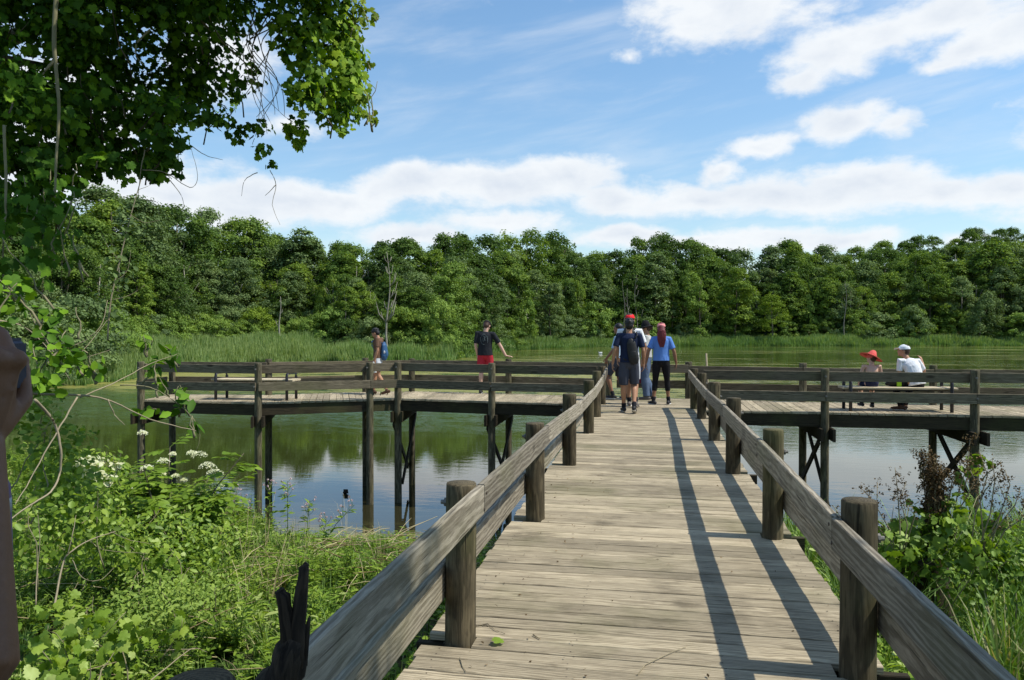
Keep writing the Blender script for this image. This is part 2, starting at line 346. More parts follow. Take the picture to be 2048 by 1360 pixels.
# ================================================================== land and water
def lerp_tab(tab, x):
    xs = [p[0] for p in tab]; ys = [p[1] for p in tab]; return np.interp(x, xs, ys)
NEAR = [(-60, 30), (-30, 24), (-14, 19), (-11.5, 16.2), (-8.5, 14.6), (-5.7, 13.1), (-4, 12.6), (-2.5, 13.0), (0, 13.6), (3.7, 14.3), (5.5, 15.2), (8, 16.0), (14, 17), (40, 22)]
def azu(u): r = ray(u, 660); return math.atan2(r.x, r.y)
FAR = [(azu(u), r) for u, r in [(-900, 30), (-400, 42), (-100, 54), (150, 65), (290, 71), (370, 90), (500, 96), (640, 97), (720, 95), (790, 97), (900, 101), (960, 125), (1060, 160), (1200, 186), (1400, 200), (1700, 212), (2050, 232), (2500, 235), (3200, 200)]]
SKYL = [(-200, 380), (0, 395), (110, 410), (150, 412), (190, 378), (215, 382), (250, 405), (300, 412), (320, 430), (355, 412), (400, 424), (420, 440), (460, 434), (505, 450), (525, 474), (550, 462), (585, 453), (615, 460), (630, 474), (680, 482), (700, 486), (730, 472), (760, 488), (800, 490), (830, 476), (900, 472), (970, 468), (1000, 474), (1035, 462), (1090, 466), (1110, 478), (1140, 476), (1165, 490), (1215, 508), (1235, 486), (1270, 472), (1310, 470), (1345, 473), (1380, 482), (1420, 492), (1470, 500), (1520, 495), (1590, 480), (1610, 500), (1640, 494), (1675, 507), (1710, 491), (1760, 481), (1800, 478), (1845, 474), (1895, 471), (1950, 462), (1980, 456), (2030, 460), (2200, 455)]
def ground(x, y):
    x = np.asarray(x, float); y = np.asarray(y, float)
    ys = lerp_tab(NEAR, x)+.35*np.sin(x*1.3)+.2*np.sin(x*3.1+1)
    d = ys-y
    nearz = np.where(d > 0, WATER+1.55*(1-np.exp(-d/5.5))+.05*np.sin(x*2.2+y)*np.clip(d/2, 0, 1), WATER+.13*d)
    az = np.arctan2(x, y); r = np.hypot(x, y); rs = lerp_tab(FAR, az)+1.2*np.sin(az*60)+.8*np.sin(az*151)
    q = r-rs
    hill = np.clip((az-.02)/.35, 0, 1); hill = hill*hill*(3-2*hill)
    hh = np.clip((q-18)/140, 0, 1); hh = hh*hh*(3-2*hh)
    lf = 1-np.clip((az+.38)/.2, 0, 1)
    farz = np.where(q > 0, WATER+(1.5+1.1*lf)*(1-np.exp(-q/(35-12*lf)))+hill*hh*26+hh*5, WATER+.1*q)
    z = np.maximum(np.maximum(nearz, -3.6), np.maximum(farz, -3.6))
    return np.where(y < -2, np.maximum(z, -.85), z)
def gz(x, y): return float(ground(x, y))
def axis(lo, hi, fine, f0, f1):
    a = list(np.arange(f0, f1, fine)); s = fine; p = f0
    while p > lo: s *= 1.13; p -= s; a.insert(0, p)
    s = fine; p = a[-1]
    while p < hi: s *= 1.13; p += s; a.append(p)
    return np.array(a)
gx = axis(-520, 620, .35, -14, 12); gy = axis(-120, 900, .35, -3, 20)
GX, GY = np.meshgrid(gx, gy); GZ = ground(GX, GY)
nx, ny = len(gx), len(gy)
idx = np.arange(nx*ny).reshape(ny, nx)
F = np.stack([idx[:-1, :-1], idx[:-1, 1:], idx[1:, 1:], idx[1:, :-1]], -1).reshape(-1, 4)
m, t, o = new_mat('bank_soil'); pos = t.n.new('ShaderNodeNewGeometry').outputs['Position']
n1 = t.noise(pos, 1.4, 6, .65); n2 = t.noise(pos, 14, 5, .7); X, Y, Z = t.xyz(pos)
c = t.mix(t.ss(n1, .35, .65), (.055, .06, .022), (.04, .075, .018)); c = t.mix(t.ss(n2, .45, .75), c, (.15, .11, .065))
c = t.mix(t.ss(Z, -3.0, WATER+.12, 1, 0), c, (.075, .06, .018))
princ(t, o, c, .95, .1, t.bump(n2, .8, .05)); M['soil'] = m
gr = np_mesh('ground', np.stack([GX, GY, GZ], -1).reshape(-1, 3), F, None, M['soil'])
gr.data.polygons.foreach_set('use_smooth', [True]*len(gr.data.polygons)); tag(gr, kind='structure')
# water
m, t, o = new_mat('pond_water'); pos = t.n.new('ShaderNodeNewGeometry').outputs['Position']; X, Y, Z = t.xyz(pos)
dist = t.v('LENGTH', pos, out=1)
patch = t.noise(t.v('MULTIPLY', pos, (.05, .09, 1)), 1.0, 3, .5)
wv = t.noise(t.v('MULTIPLY', pos, (.8, 2.4, 1)), 1.5, 4, .55, .4)
wv2 = t.noise(t.v('MULTIPLY', pos, (3, 8, 1)), 1.2, 3, .5)
rip = t.m('MULTIPLY', t.ss(Y, 24, 38), .8)
amp = t.m('MULTIPLY', t.m('MULTIPLY_ADD', rip, 1.0, .10), t.ss(patch, .3, .7, .5, 1.3))
amp = t.m('MULTIPLY', amp, t.ss(dist, 60, 200, 1.0, .25))
nrm = t.bump(t.m('ADD', wv, t.m('MULTIPLY', wv2, .25)), t.m('MULTIPLY', amp, .16, clamp=True), .14)
# floating algae and weed mats
al = t.noise(t.v('MULTIPLY', pos, (.22, .55, 1)), 1.0, 8, .66, .7); al2 = t.noise(t.v('MULTIPLY', pos, (1.5, 4.5, 1)), 1.1, 5, .7)
zone = t.m('MULTIPLY', t.ss(Y, 40, 50), t.ss(Y, 75, 125, 1, .3))
zl = t.m('MULTIPLY', zone, t.ss(X, -5, 14, 1.0, .45))
shore = t.m('MULTIPLY', t.ss(t.m('ADD', Y, t.m('MULTIPLY', al2, 1.5)), 14.2, 16.2, 1, 0), .9)
fa = t.m('ADD', t.m('MULTIPLY', al, .62), t.m('MULTIPLY', al2, .38))
mat_f = t.m('MULTIPLY', t.ss(t.m('ADD', fa, t.m('MULTIPLY', zl, .10)), .55, .60), t.m('MAXIMUM', zl, 0))
far_s = t.m('MULTIPLY', t.ss(t.noise(t.v('MULTIPLY', pos, (.035, .5, 1)), 1.0, 5, .6), .60, .64), t.ss(Y, 70, 110, 0, .9))
mat_f = t.m('MAXIMUM', mat_f, far_s)
mat_n = t.m('MULTIPLY', t.ss(al2, .47, .57), t.m('MULTIPLY', shore, t.ss(X, 0, 2, 1, 0)))
mat_f = t.m('MAXIMUM', mat_f, mat_n, clamp=True)
rg_ = t.noise(t.v('MULTIPLY', t.v('ADD', pos, t.v('SCALE', t.noise(t.v('MULTIPLY', pos, (.3, .6, 1)), 1.0, 3, .5, out='Color'), 5.0)), (.32, .9, 1)), 1.0, 5, .62, 1.2)
lines = t.ss(t.m('ABSOLUTE', t.m('SUBTRACT', rg_, .5)), .012, .06)
film = t.m('MULTIPLY', t.m('MULTIPLY', t.ss(t.m('MULTIPLY_ADD', al, 16.0, t.m('MULTIPLY_ADD', al2, 6.0, Y)), 37, 46), t.ss(Y, 80, 120, 1, 0)), t.m('MULTIPLY', lines, t.ss(X, -4, 7, .85, 0)))
body = t.mix(t.ss(dist, 17, 28), (.028, .026, .012), (.040, .053, .011))
p = t.n.new('ShaderNodeBsdfPrincipled'); t.set(p.inputs['Base Color'], body); p.inputs['Roughness'].default_value = .02; p.inputs['IOR'].default_value = 1.5
t.set(p.inputs['Normal'], nrm); p.inputs['Specular IOR Level'].default_value = .62
q = t.n.new('ShaderNodeBsdfPrincipled'); t.set(q.inputs['Base Color'], t.mix(al2, (.17, .16, .03), (.38, .35, .08))); q.inputs['Roughness'].default_value = .5; q.inputs['Specular IOR Level'].default_value = .4
t.set(q.inputs['Normal'], nrm)
r2 = t.n.new('ShaderNodeBsdfPrincipled'); t.set(r2.inputs['Base Color'], t.mix(al, (.035, .075, .022), (.075, .12, .035))); r2.inputs['Roughness'].default_value = .22; r2.inputs['Specular IOR Level'].default_value = .6; t.set(r2.inputs['Normal'], nrm)
m0 = t.n.new('ShaderNodeMixShader'); t.set(m0.inputs[0], film); t.l.new(p.outputs[0], m0.inputs[1]); t.l.new(r2.outputs[0], m0.inputs[2])
mx = t.n.new('ShaderNodeMixShader'); t.set(mx.inputs[0], t.m('MULTIPLY', mat_f, .85)); t.l.new(m0.outputs[0], mx.inputs[1]); t.l.new(q.outputs[0], mx.inputs[2]); t.l.new(mx.outputs[0], o.inputs[0])
M['water'] = m
me = bpy.data.meshes.new('water'); me.from_pydata([(-320, 9, WATER), (420, 9, WATER), (420, 320, WATER), (-320, 320, WATER)], [], [(0, 1, 2, 3)])
tag(link('water', me, m), kind='structure')

# ================================================================== boardwalk
class Gc: pass
nails = []
def planks(name, parent, a0, a1, b0, b1, n_w=.14, mat='deck', notch=False):
    """boards filling the strip between line a (a0->a1) and line b (b0->b1); boards run from a to b"""
    a0, a1, b0, b1 = [Vector((*p, 0)) for p in (a0, a1, b0, b1)]
    L = ((a1-a0).length+(b1-b0).length)/2; n = max(1, round(L/n_w)); mb = MB()
    for i in range(n):
        t = (i+.5)/n; p = a0.lerp(a1, t); q = b0.lerp(b1, t); d = (q-p).normalized(); wloc = n_w*((a1-a0).length/L)
        w_ = L/n-.007-rnd.uniform(0, 1)**3*.013; z = -.019+rnd.uniform(-.0018, .0018)
        p = p-d*rnd.uniform(-.004, .016); q = q+d*rnd.uniform(-.004, .016)
        if notch and any(abs(p.y-py) < n_w*.55 for py in LPY): p += d*.24
        if notch and any(abs(q.y-py) < n_w*.55 for py in RPY): q -= d*.24
        p.z = z+rnd.uniform(-.001, .001); q.z = z+rnd.uniform(-.001, .001)
        mb.beam(p, q, w_, .038, ch=.004)
        if notch and 3 < p.y < 12:
            for fx in (-.985, -.35, .35, .985):
                for s_ in (-.3, .3):
                    c = (fx+rnd.uniform(-.012, .012), p.y+s_*w_+rnd.uniform(-.006, .006), z+.0193); nails.append(c)
    return mb.build(name, M[mat], parent)
def bolt(mb, p, d):
    p = Vector(p); d = Vector(d); mb.log([p, p+d*.012, p+d*.0121, p+d*.03], [.022, .022, .011, .011], 8, 0)
PR = .077
LPY = [-3.6, -1.1, 1.50, 3.80, 6.33, 8.93, 11.80, 14.0, 16.45]; LPX = [-.92, -.92, -.93, -.915, -.905, -.875, -.865, -.885, -.93]
RPY = [-3.9, -1.4, 1.15, 3.70, 6.05, 8.72, 11.28, 14.0, 15.75]; RPX = [.93, .93, .93, .94, .93, .925, .935, .945, .92]
main = empty('boardwalk', (0, 0, 0)); tag(main, 'weathered plank boardwalk running straight out over the pond to the cross pier', 'boardwalk')
planks('decking', main, (-1.08, -4), (-1.08, 18.13), (1.08, -4), (1.08, 18.02), notch=True)
V, F, T = scatter(np.array([(math.cos(k*1.0472), math.sin(k*1.0472), 0) for k in range(6)]), np.array([tuple(range(6))]), np.array(nails), rot_z(np.zeros(len(nails))), np.full(len(nails), .0045))
M['nail'] = plain('rusty_nail', (.05, .035, .025), .6, .3)
tag(np_mesh('nail_heads', V, F, T, M['nail'], main), kind='stuff')
for x in (-.99, -.35, .35, .99):
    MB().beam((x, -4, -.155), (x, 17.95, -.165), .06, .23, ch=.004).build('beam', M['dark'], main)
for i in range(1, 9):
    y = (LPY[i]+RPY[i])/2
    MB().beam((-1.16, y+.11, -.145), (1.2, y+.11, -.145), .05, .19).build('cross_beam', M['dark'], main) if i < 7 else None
def railing(name, label, posts, inner, mat='rail', ztop=.74, zl=.36, pt=.80, bottom=None, hl=None, overs=None, skip_lower=(), hh=.185, seed=None, postmat='post', bolts=True, jit=.006):
    """posts: (x, y); inner: unit side vector towards the deck, one per post"""
    e = empty(name, (posts[0][0], posts[0][1], 0)); tag(e, label, 'railing'); o = Vector(e.location)
    P = [Vector((x, y, 0))-o for x, y in posts]; Iv = [Vector((*i, 0)).normalized() for i in inner]
    for k, p in enumerate(P):
        zb = bottom if bottom is not None else gz(p.x+o.x, p.y+o.y)-.3
        post_mesh(MB(), p.x, p.y, zb, pt+rnd.uniform(-.015, .02), PR*rnd.uniform(.97, 1.05), .15).build('post', M[postmat], e, True)
    off = PR+.022
    for k in range(len(P)-1):
        d = (P[k+1]-P[k]).normalized(); j = [rnd.uniform(-jit, jit) for _ in range(6)]
        i0 = (Iv[k]+Iv[k+1]).normalized(); i0 = (i0-d*i0.dot(d)).normalized()
        a = P[k]+i0*off; b = P[k+1]+i0*(off+j[0]*.5); zt = ztop if not isinstance(ztop, list) else 0; z0, z1 = (zt, zt) if zt else (ztop[k], ztop[k+1])
        g = .004
        MB().beam(a+d*g+Vector((0, 0, z0-hh/2+j[1])), b-d*g+Vector((0, 0, z1-hh/2+j[2])), .04, hh, ch=.005).build('upper_rail', M[mat], e)
        if k in skip_lower: continue
        a = P[k]-i0*off; b = P[k+1]-i0*off; ext = .1
        zz = zl-(hl or hh)/2
        MB().beam(a+d*g+Vector((0, 0, zz+j[3])), b-d*g+Vector((0, 0, zz+j[4])), .04, hl or hh, ch=.005).build('lower_rail', M[mat], e)
    if bolts:
        for k, p in enumerate(P):
            dd = -Iv[k]
            if p.y+o.y < 12 and isinstance(ztop, list):
                for q in (-.025, .03):
                    c = p+Iv[k]*(off+.0195)+Vector((0, q+.015, ztop[k]-.085+q*1.3)); MB().log([c, c+Iv[k]*.004, c+Iv[k]*.0045], [.009, .008, .004], 8, .05).build('nail', M['nail'], e)
            for q in (p+dd*(PR-.002)+Vector((0, 0, (ztop[k] if isinstance(ztop, list) else ztop)-.09)), p+dd*(PR+.04)+Vector((0, 0, zl-.09))):
                mb = MB(); bolt(mb, q, dd); mb.build('bolt', M['steel'], e)
    return e
railing('wooden_railing', 'pale sunlit two-board railing along the left side of the straight walkway', list(zip(LPX, LPY)), [(1, 0)]*9, ztop=[.77, .77, .77, .775, .765, .715, .69, .71, .76], hh=.147, zl=.375, hl=.175)
railing('wooden_railing', 'two-board railing along the right side of the walkway, casting shadows on the planks', list(zip(RPX, RPY)), [(-1, 0)]*9, ztop=[.75, .75, .755, .71, .735, .74, .705, .705, .77], hh=.147, zl=.385, hl=.18)

# left cross pier: a straight bay, a short kink, an angled bay, and the end bay with a bench
LF = [(-1.08, 16.28), (-3.31, 16.57), (-5.55, 16.93), (-6.1, 16.62), (-8.17, 15.46), (-11.05, 15.62)]
LB = [(-1.08, 18.13), (-3.33, 18.74), (-5.86, 19.0), (-6.95, 18.62), (-8.9, 17.35), (-11.3, 17.15)]
def pier(name, label, Fp, Bp, wdt=.15):
    e = empty(name, (*Fp[0], 0)); tag(e, label, 'pier'); o = Vector((*Fp[0], 0)); r2 = lambda p: (p[0]-o.x, p[1]-o.y)
    for k in range(len(Fp)-1):
        planks('decking', e, r2(Fp[k]), r2(Fp[k+1]), r2(Bp[k]), r2(Bp[k+1]), wdt)
        for (a, b, s) in ((Fp[k], Fp[k+1], 1), (Bp[k], Bp[k+1], -1)):
            a = Vector((*r2(a), -.16)); b = Vector((*r2(b), -.16)); d = (b-a).normalized(); nrm = Vector((-d.y, d.x, 0))
            if nrm.y*s < 0: nrm = -nrm
            a += nrm*.045; b += nrm*.045
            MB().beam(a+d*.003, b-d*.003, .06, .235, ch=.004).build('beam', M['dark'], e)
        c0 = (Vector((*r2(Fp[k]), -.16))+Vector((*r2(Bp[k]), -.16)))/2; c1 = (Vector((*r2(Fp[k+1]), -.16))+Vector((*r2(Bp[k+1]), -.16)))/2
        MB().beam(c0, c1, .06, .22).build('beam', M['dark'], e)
    return e
pl = pier('pier', 'left arm of the cross pier with an angled bay and a bench near its end', LF, LB)
RF = [(1.09, 15.47), (3.3, 15.45), (5.87, 15.38), (8.4, 15.3), (11, 15.25), (13.6, 15.2)]
RB = [(1.09, 18.0), (3.32, 17.66), (5.85, 17.42), (8.4, 17.33), (11, 17.28), (13.6, 17.2)]
pr_ = pier('pier', 'right arm of the cross pier with a bench where two people sit', RF, RB)
def inset(pts, nrm, d=.04): return [(x+nx_*d, y+ny_*d) for (x, y), (nx_, ny_) in zip(pts, nrm)]
railing('wooden_railing', 'front railing of the left pier, nearer the bank, with long grey boards', LF[1:], [(0, 1), (.2, 1), (.45, .9), (.25, 1), (0, 1)], 'railold', .80, .43, .83, -3.6, postmat='pile')
railing('wooden_railing', 'far railing of the left pier, which the man in the black shirt touches', [(-.86, 18.1)]+LB[1:], [(0, -1), (0, -1), (.2, -1), (.45, -.9), (.25, -1), (0, -1)], 'railold', .79, .42, .84, -3.6, postmat='pile', bolts=False)
railing('wooden_railing', 'front railing of the right pier, in front of the two people on the bench', RF[1:], [(0, 1)]*5, 'railold', .77, .40, .83, -3.6, postmat='pile')
railing('wooden_railing', 'far railing of the right pier, behind the two people on the bench', [(.93, 18.07)]+RB[1:], [(0, -1)]*6, 'railold', .74, .36, .83, -3.6, postmat='pile', bolts=False)
# pieces that join the railings: first bays at the corners, end of the left pier
def rail_pair(e, a, b, zt, zl, side, mat='railold', hh=.185):
    o = Vector(e.location); a = Vector((*a, 0))-o; b = Vector((*b, 0))-o; d = (b-a).normalized(); s = Vector((*side, 0)).normalized(); off = PR+.022
    MB().beam(a+s*off+d*.01+Vector((0, 0, zt-hh/2)), b+s*off-d*.09+Vector((0, 0, zt-hh/2)), .04, hh).build('upper_rail', M[mat], e)
    MB().beam(a-s*off+d*.01+Vector((0, 0, zl-hh/2)), b-s*off-d*.09+Vector((0, 0, zl-hh/2)), .04, hh).build('lower_rail', M[mat], e)
rails = [o for o in COL.objects if o.name.startswith('wooden_railing')]
rail_pair(rails[2], LF[1], (-.95, 16.36), .79, .42, (0, 1)); rail_pair(rails[4], RF[1], (1.0, 15.55), .77, .40, (0, 1))
rail_pair(rails[4], (.9, 15.75), (.9, 15.75+.001), .7, .3, (1, 0)) if 0 else None
rail_pair(rails[2], LF[5], LB[5], .80, .43, (1, 0))
e = rails[2]
# far side between the two walkway posts stays closed by two boards
rail_pair(rails[5], (.93, 18.07), (-.78, 18.08), .77, .40, (0, -1))
# substructure: split pile caps and X braces (parts of the piers)
def bent(e, f, b, ext=.35, brace=True, cap=True):
    o = Vector(e.location); f = Vector((*f, 0))-o; b = Vector((*b, 0))-o; d = (f-b).normalized(); s = Vector((-d.y, d.x, 0))
    if cap:
        for q in (1, -1):
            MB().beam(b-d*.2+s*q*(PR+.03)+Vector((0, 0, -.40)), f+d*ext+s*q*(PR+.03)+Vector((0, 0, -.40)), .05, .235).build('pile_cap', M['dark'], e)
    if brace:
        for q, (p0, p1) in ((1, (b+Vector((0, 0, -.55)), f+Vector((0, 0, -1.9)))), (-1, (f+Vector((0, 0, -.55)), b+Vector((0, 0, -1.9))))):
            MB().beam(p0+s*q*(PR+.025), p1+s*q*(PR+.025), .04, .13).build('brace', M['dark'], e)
for k in (1, 2, 3, 4, 5): bent(pl, LF[k], LB[k], .22, k in (1, 2), k in (1, 2, 5, 4))
for k in (1, 2, 3, 4, 5): bent(pr_, RF[k], RB[k], .32)
# benches
def bench(name, label, x, y, rz, L=1.85):
    e = empty(name, (x, y, 0), rz); tag(e, label, 'bench', 'backless benches on the pier')
    for j in range(3):
        yy = -.155+.155*j
        MB().beam((-L/2-.06, yy, .44), (L/2+.06, yy, .44), .145, .04, ch=.008).build('seat_plank', M['bench_wood'], e)
    for sx in (-1, 1):
        X0 = sx*(L/2-.06)
        mb = MB()
        pts = [(X0, -.25, 0), (X0, -.25, .52), (X0, -.235, .575), (X0, -.19, .60), (X0, .19, .60), (X0, .235, .575), (X0, .25, .52), (X0, .25, 0)]
        mb.log(pts, [.032]*8, 10, 0); mb.build('leg_frame', M['bench_metal'], e, True)
        MB().beam((X0, -.24, .40), (X0, .24, .40), .05, .035).build('seat_bracket', M['bench_metal'], e)
    MB().beam((-L/2+.06, 0, .395), (L/2-.06, 0, .395), .05, .03).build('stretcher', M['bench_metal'], e)
    return e
bench('bench', 'empty backless bench with a pale plank seat on the left pier', -8.62, 16.22, R(2), 1.78)
bench('bench', 'backless bench with black armrests on the right pier under two seated people', 4.73, 16.03, R(1), 1.92)
# stake, swan, floating clump
tag(MB().log([(1.42, 18.32, -3.2), (1.38, 18.3, 0), (1.33, 18.27, 1.02)], [.03, .026, .022], 9, .1).build('wooden_stake', M['twig'], None, True), 'thin upright wooden stake behind the far railing beside the woman in blue', 'stake')
# ================================================================== far trees
def crown_mesh(name, seed, kind='round', nq=11000):
    """unit-height crown of many leaf-clump faces gathered in puffs with gaps between them"""
    g = np.random.default_rng(seed); V = []; npf = {'round': 105, 'tall': 95, 'bush': 50, 'willow': 70, 'loose': 80, 'aspen': 75}[kind]
    rx = {'round': .26, 'tall': .15, 'bush': .62, 'willow': .34, 'loose': .23, 'aspen': .15}[kind]
    z0, z1 = {'round': (.14, .93), 'tall': (.08, .94), 'bush': (-.05, .92), 'willow': (.12, .92), 'loose': (.24, .93), 'aspen': (.33, .95)}[kind]
    P = []; N = []; per = nq//npf
    lob = g.uniform(.62, 1.25, 7); dx, dy = g.normal(size=2)*.035
    for i in range(npf):
        t = g.random()**.8; z = z0+(z1-z0)*t; h = (z-z0)/(z1-z0)
        env = math.sin(math.pi*min(.98, max(.03, h*.84+.14)))**.75 if kind != 'bush' else math.sqrt(max(.03, 1-h*h))
        a = g.uniform(0, 2*math.pi); rr = rx*env*lob[int(a/6.2832*7) % 7]*(.45+.55*math.sqrt(g.random()))
        c = np.array([math.cos(a)*rr+dx*h*2, math.sin(a)*rr+dy*h*2, z]); pr = g.uniform(.033, .08)*(1.0 if kind != 'bush' else 2.0)*(.85 if kind in ('tall', 'aspen') else 1)
        d = g.normal(size=(per, 3)); d /= np.linalg.norm(d, axis=1, keepdims=True)
        d[:, 2] = np.where(d[:, 2] < -.25, -d[:, 2]*.6, d[:, 2])
        q = pr*g.uniform(.62, 1.12, (per, 1))
        off = d*q*np.array([1.0, 1.0, 1.05])
        if kind == 'willow': off[:, 2] -= np.abs(g.normal(size=per))*.07*(off[:, 0]**2+off[:, 1]**2 > .0012)
        P.append(c+off); nn = d+np.array([c[0], c[1], 0])*1.5+g.normal(size=(per, 3))*.55; nn[:, 2] += .12; N.append(nn)
    P = np.concatenate(P); N = np.concatenate(N)
    K = len(P); s = g.uniform(.6, 1.25, K)*({'bush': .040, 'willow': .016}.get(kind, .0175))
    S = np.stack([s*g.uniform(.9, 1.5, K), s, s], 1)
    if kind == 'willow': S[:, 1] *= 1.6
    puff = np.repeat(g.random(npf), per)
    Vv, Ff, T = scatter(LEAFQ-[0, .5, 0], LEAFQF, P, rot_from(N, g.uniform(0, 6.28, K)), S, None, np.clip(.5*puff+.5*g.random(K), 0, 1))
    me = np_mesh(name, Vv, Ff, T); return me
def trunk_mesh(name, seed, bare=False):
    g = random.Random(seed); mb = MB()
    pts = [(0, 0, -.04), (.004, 0, .2), (g.uniform(-.02, .02), g.uniform(-.02, .02), .5), (g.uniform(-.03, .03), g.uniform(-.03, .03), .85)]
    mb.log(pts, [.016, .012, .009, .003], 7, .05)
    for i in range(14 if bare else 7):
        z = g.uniform(.3, .8); a = g.uniform(0, 6.28); L = g.uniform(.08, .2)*(1.3-z)
        mb.log([(0, 0, z), (math.cos(a)*L*.5, math.sin(a)*L*.5, z+L*.5), (math.cos(a)*L, math.sin(a)*L, z+L*1.3)], [.005, .003, .0012], 5, .05)
    ob = mb.build(name, M['bark'], None, True); me = ob.data; bpy.data.objects.remove(ob); me.materials.clear(); return me
CR = {k: [crown_mesh('crown_'+k, 100+i*7+len(k), k, n) for i in range(c)] for k, n, c in (('round', 13000, 7), ('tall', 10000, 5), ('bush', 6500, 4), ('willow', 12000, 2), ('loose', 8000, 3), ('aspen', 6500, 3))}
TRK = [trunk_mesh('trunk_shape', 50+i) for i in range(3)]
for k in CR:
    for me in CR[k]: me.materials.append(M['tree'])
for me in TRK: me.materials.append(M['bark'])
tr = random.Random(5)
def tree(x, y, H, kind, label, group, mat='tree', wide=1.0, name='broadleaf_tree', cat='tree', trunk='bark', sink=.0):
    z = gz(x, y)-.05
    e = empty(name, (x, y, z), tr.uniform(0, 6.28)); tag(e, label, cat, group)
    c = bpy.data.objects.new('crown', tr.choice(CR[kind])); COL.objects.link(c); c.parent = e
    c.scale = (H*wide*tr.uniform(.85, 1.15), H*wide*tr.uniform(.85, 1.15), H); c.location.z = -sink*H
    if mat != 'tree': c.material_slots[0].link = 'OBJECT'; c.material_slots[0].material = M[mat]
    if kind != 'bush':
        k = bpy.data.objects.new('trunk', tr.choice(TRK)); COL.objects.link(k); k.parent = e; k.scale = (H, H, H)
        if trunk != 'bark': k.material_slots[0].link = 'OBJECT'; k.material_slots[0].material = M[trunk]
    return e
def at_polar(u, extra):
    a = azu(u); r = float(lerp_tab(FAR, a))+extra; return math.sin(a)*r, math.cos(a)*r, r
def top_height(u, v, extra):
    x, y, r = at_polar(u, extra); p = atR(u, v, r); return x, y, p.z-gz(x, y)
def lft(u): return u < 600
# skyline row
G1, G2, G3 = 'tall trees forming the skyline behind the pond', 'trees of the middle row behind the pond', 'trees along the front of the wood'
def skyv(u): return float(lerp_tab(SKYL, u))-(16 if u < 560 else 7)
u = -120
while u < 2180:
    v = skyv(u)+tr.uniform(-5, 12); ex = (50 if u < 640 else 34 if u < 1550 else 105)
    if 1520 < u < 1900: ex = 34+(u-1520)/380*71
    x, y, H = top_height(u, v, ex+tr.uniform(-4, 6))
    side = 'left of' if u < 640 else 'behind the middle of' if u < 1500 else 'right of'
    tree(x, y, H, tr.choice(('round', 'round', 'round', 'loose' if u < 1400 else 'round', 'tall')), 'tall green tree whose top makes the skyline '+('on the left' if u < 640 else 'in the middle' if u < 1500 else 'on the rising right hillside'), G1+(' on the left' if u < 640 else ' in the middle' if u < 1500 else ' on the hillside at right'),
         'palet' if tr.random() < (.45 if u < 640 else .2) else 'tree', tr.uniform(.95, 1.3))
    u += tr.uniform(26, 44) if u > 640 else tr.uniform(40, 60)
for row, (fr, exl, exr, st) in enumerate(((.20, 40, 26, 40), (.44, 31, 16, 34), (.30, 0, 70, 40))):
    u = -140+row*17
    while u < 2180:
        if row == 2 and u < 1560: u += 40; continue
        vs = skyv(u); v = vs+(650-vs)*(fr+tr.uniform(-.09, .11)); ex = exl if u < 640 else exr
        if row == 2: ex = 62; v = vs+(600-vs)*(.18+tr.uniform(-.05, .1))
        x, y, H = top_height(u, v, ex+tr.uniform(-4, 4))
        if H > 2:
            pal = tr.random() < (.35 if u < 700 or u > 1380 else .22)
            knd = tr.choice(('aspen', 'tall', 'tall', 'round', 'round', 'tall')) if 780 < u < 1700 else tr.choice(('round', 'round', 'tall', 'round', 'aspen'))
            nm = ('grey-green' if pal else 'dark green')+(' narrow' if knd in ('tall', 'aspen') else ' broad')
            zone = 'on the left' if u < 640 else 'in the middle' if u < 1400 else 'on the right'
            rowt = ('halfway up the wood', 'low in front of the wood', 'on the hillside')[row]
            tree(x, y, H, knd, nm+' tree '+rowt+' '+zone, nm+' trees '+rowt+' '+zone, 'palet' if pal else 'tree', tr.uniform(.95, 1.35) if knd not in ('tall', 'aspen') else tr.uniform(1.0, 1.5), trunk='palebark' if knd == 'aspen' or tr.random() < .25 else 'bark')
        u += tr.uniform(st*.6, st*1.1)*(1.25 if u < 640 else 1)
# understory that closes the foot of the wood
def bushrow(u0, u1, step, v0, v1, ex, label, group, mats, wide=(.8, 1.3), name='shrub'):
    u = u0
    while u < u1:
        x, y, H = top_height(u, tr.uniform(v0, v1), ex+tr.uniform(-3, 3)); H = max(H, 1.0)
        tree(x, y, H, 'bush', label, group, tr.choice(mats), tr.uniform(*wide), name, 'shrub')
        u += tr.uniform(step*.7, step*1.3)
bushrow(-60, 700, 30, 612, 636, 25, 'pale green shrub between the cattails and the wood on the left', 'pale green shrubs behind the left cattails', ['bush', 'bush', 'palet'])
bushrow(150, 780, 26, 634, 652, 20, 'low light green shrub at the back edge of the left cattail bed', 'low shrubs at the back of the left cattails', ['bush'])
bushrow(640, 1250, 26, 602, 640, 12, 'dark shrub at the foot of the trees in the middle', 'dark shrubs at the foot of the middle trees', ['tree', 'tree', 'bush', 'palet'])
bushrow(1250, 2140, 26, 612, 650, 12, 'dark shrub at the foot of the trees on the right', 'dark shrubs at the foot of the right-hand trees', ['tree', 'tree', 'palet', 'bush'])
bushrow(640, 2140, 30, 540, 600, 20, 'small dark understory tree between the trunks across the pond', 'small understory trees across the pond', ['tree'], (.3, .55))
bushrow(-60, 640, 34, 560, 610, 40, 'small dark understory tree between the trunks behind the left shrubs', 'understory trees behind the left shrubs', ['tree'], (.5, .8))
def one(u, v, ex, kind, label, mat, wide=1, name='broadleaf_tree', cat='tree', trunk='bark'):
    x, y, H = top_height(u, v, ex); return tree(x, y, H, kind, label, None, mat, wide, name, cat, trunk)
one(515, 612, 21, 'bush', 'rounded bright yellow-green shrub behind the cattails on the left', 'yellow', 1.05, 'shrub', 'shrub')
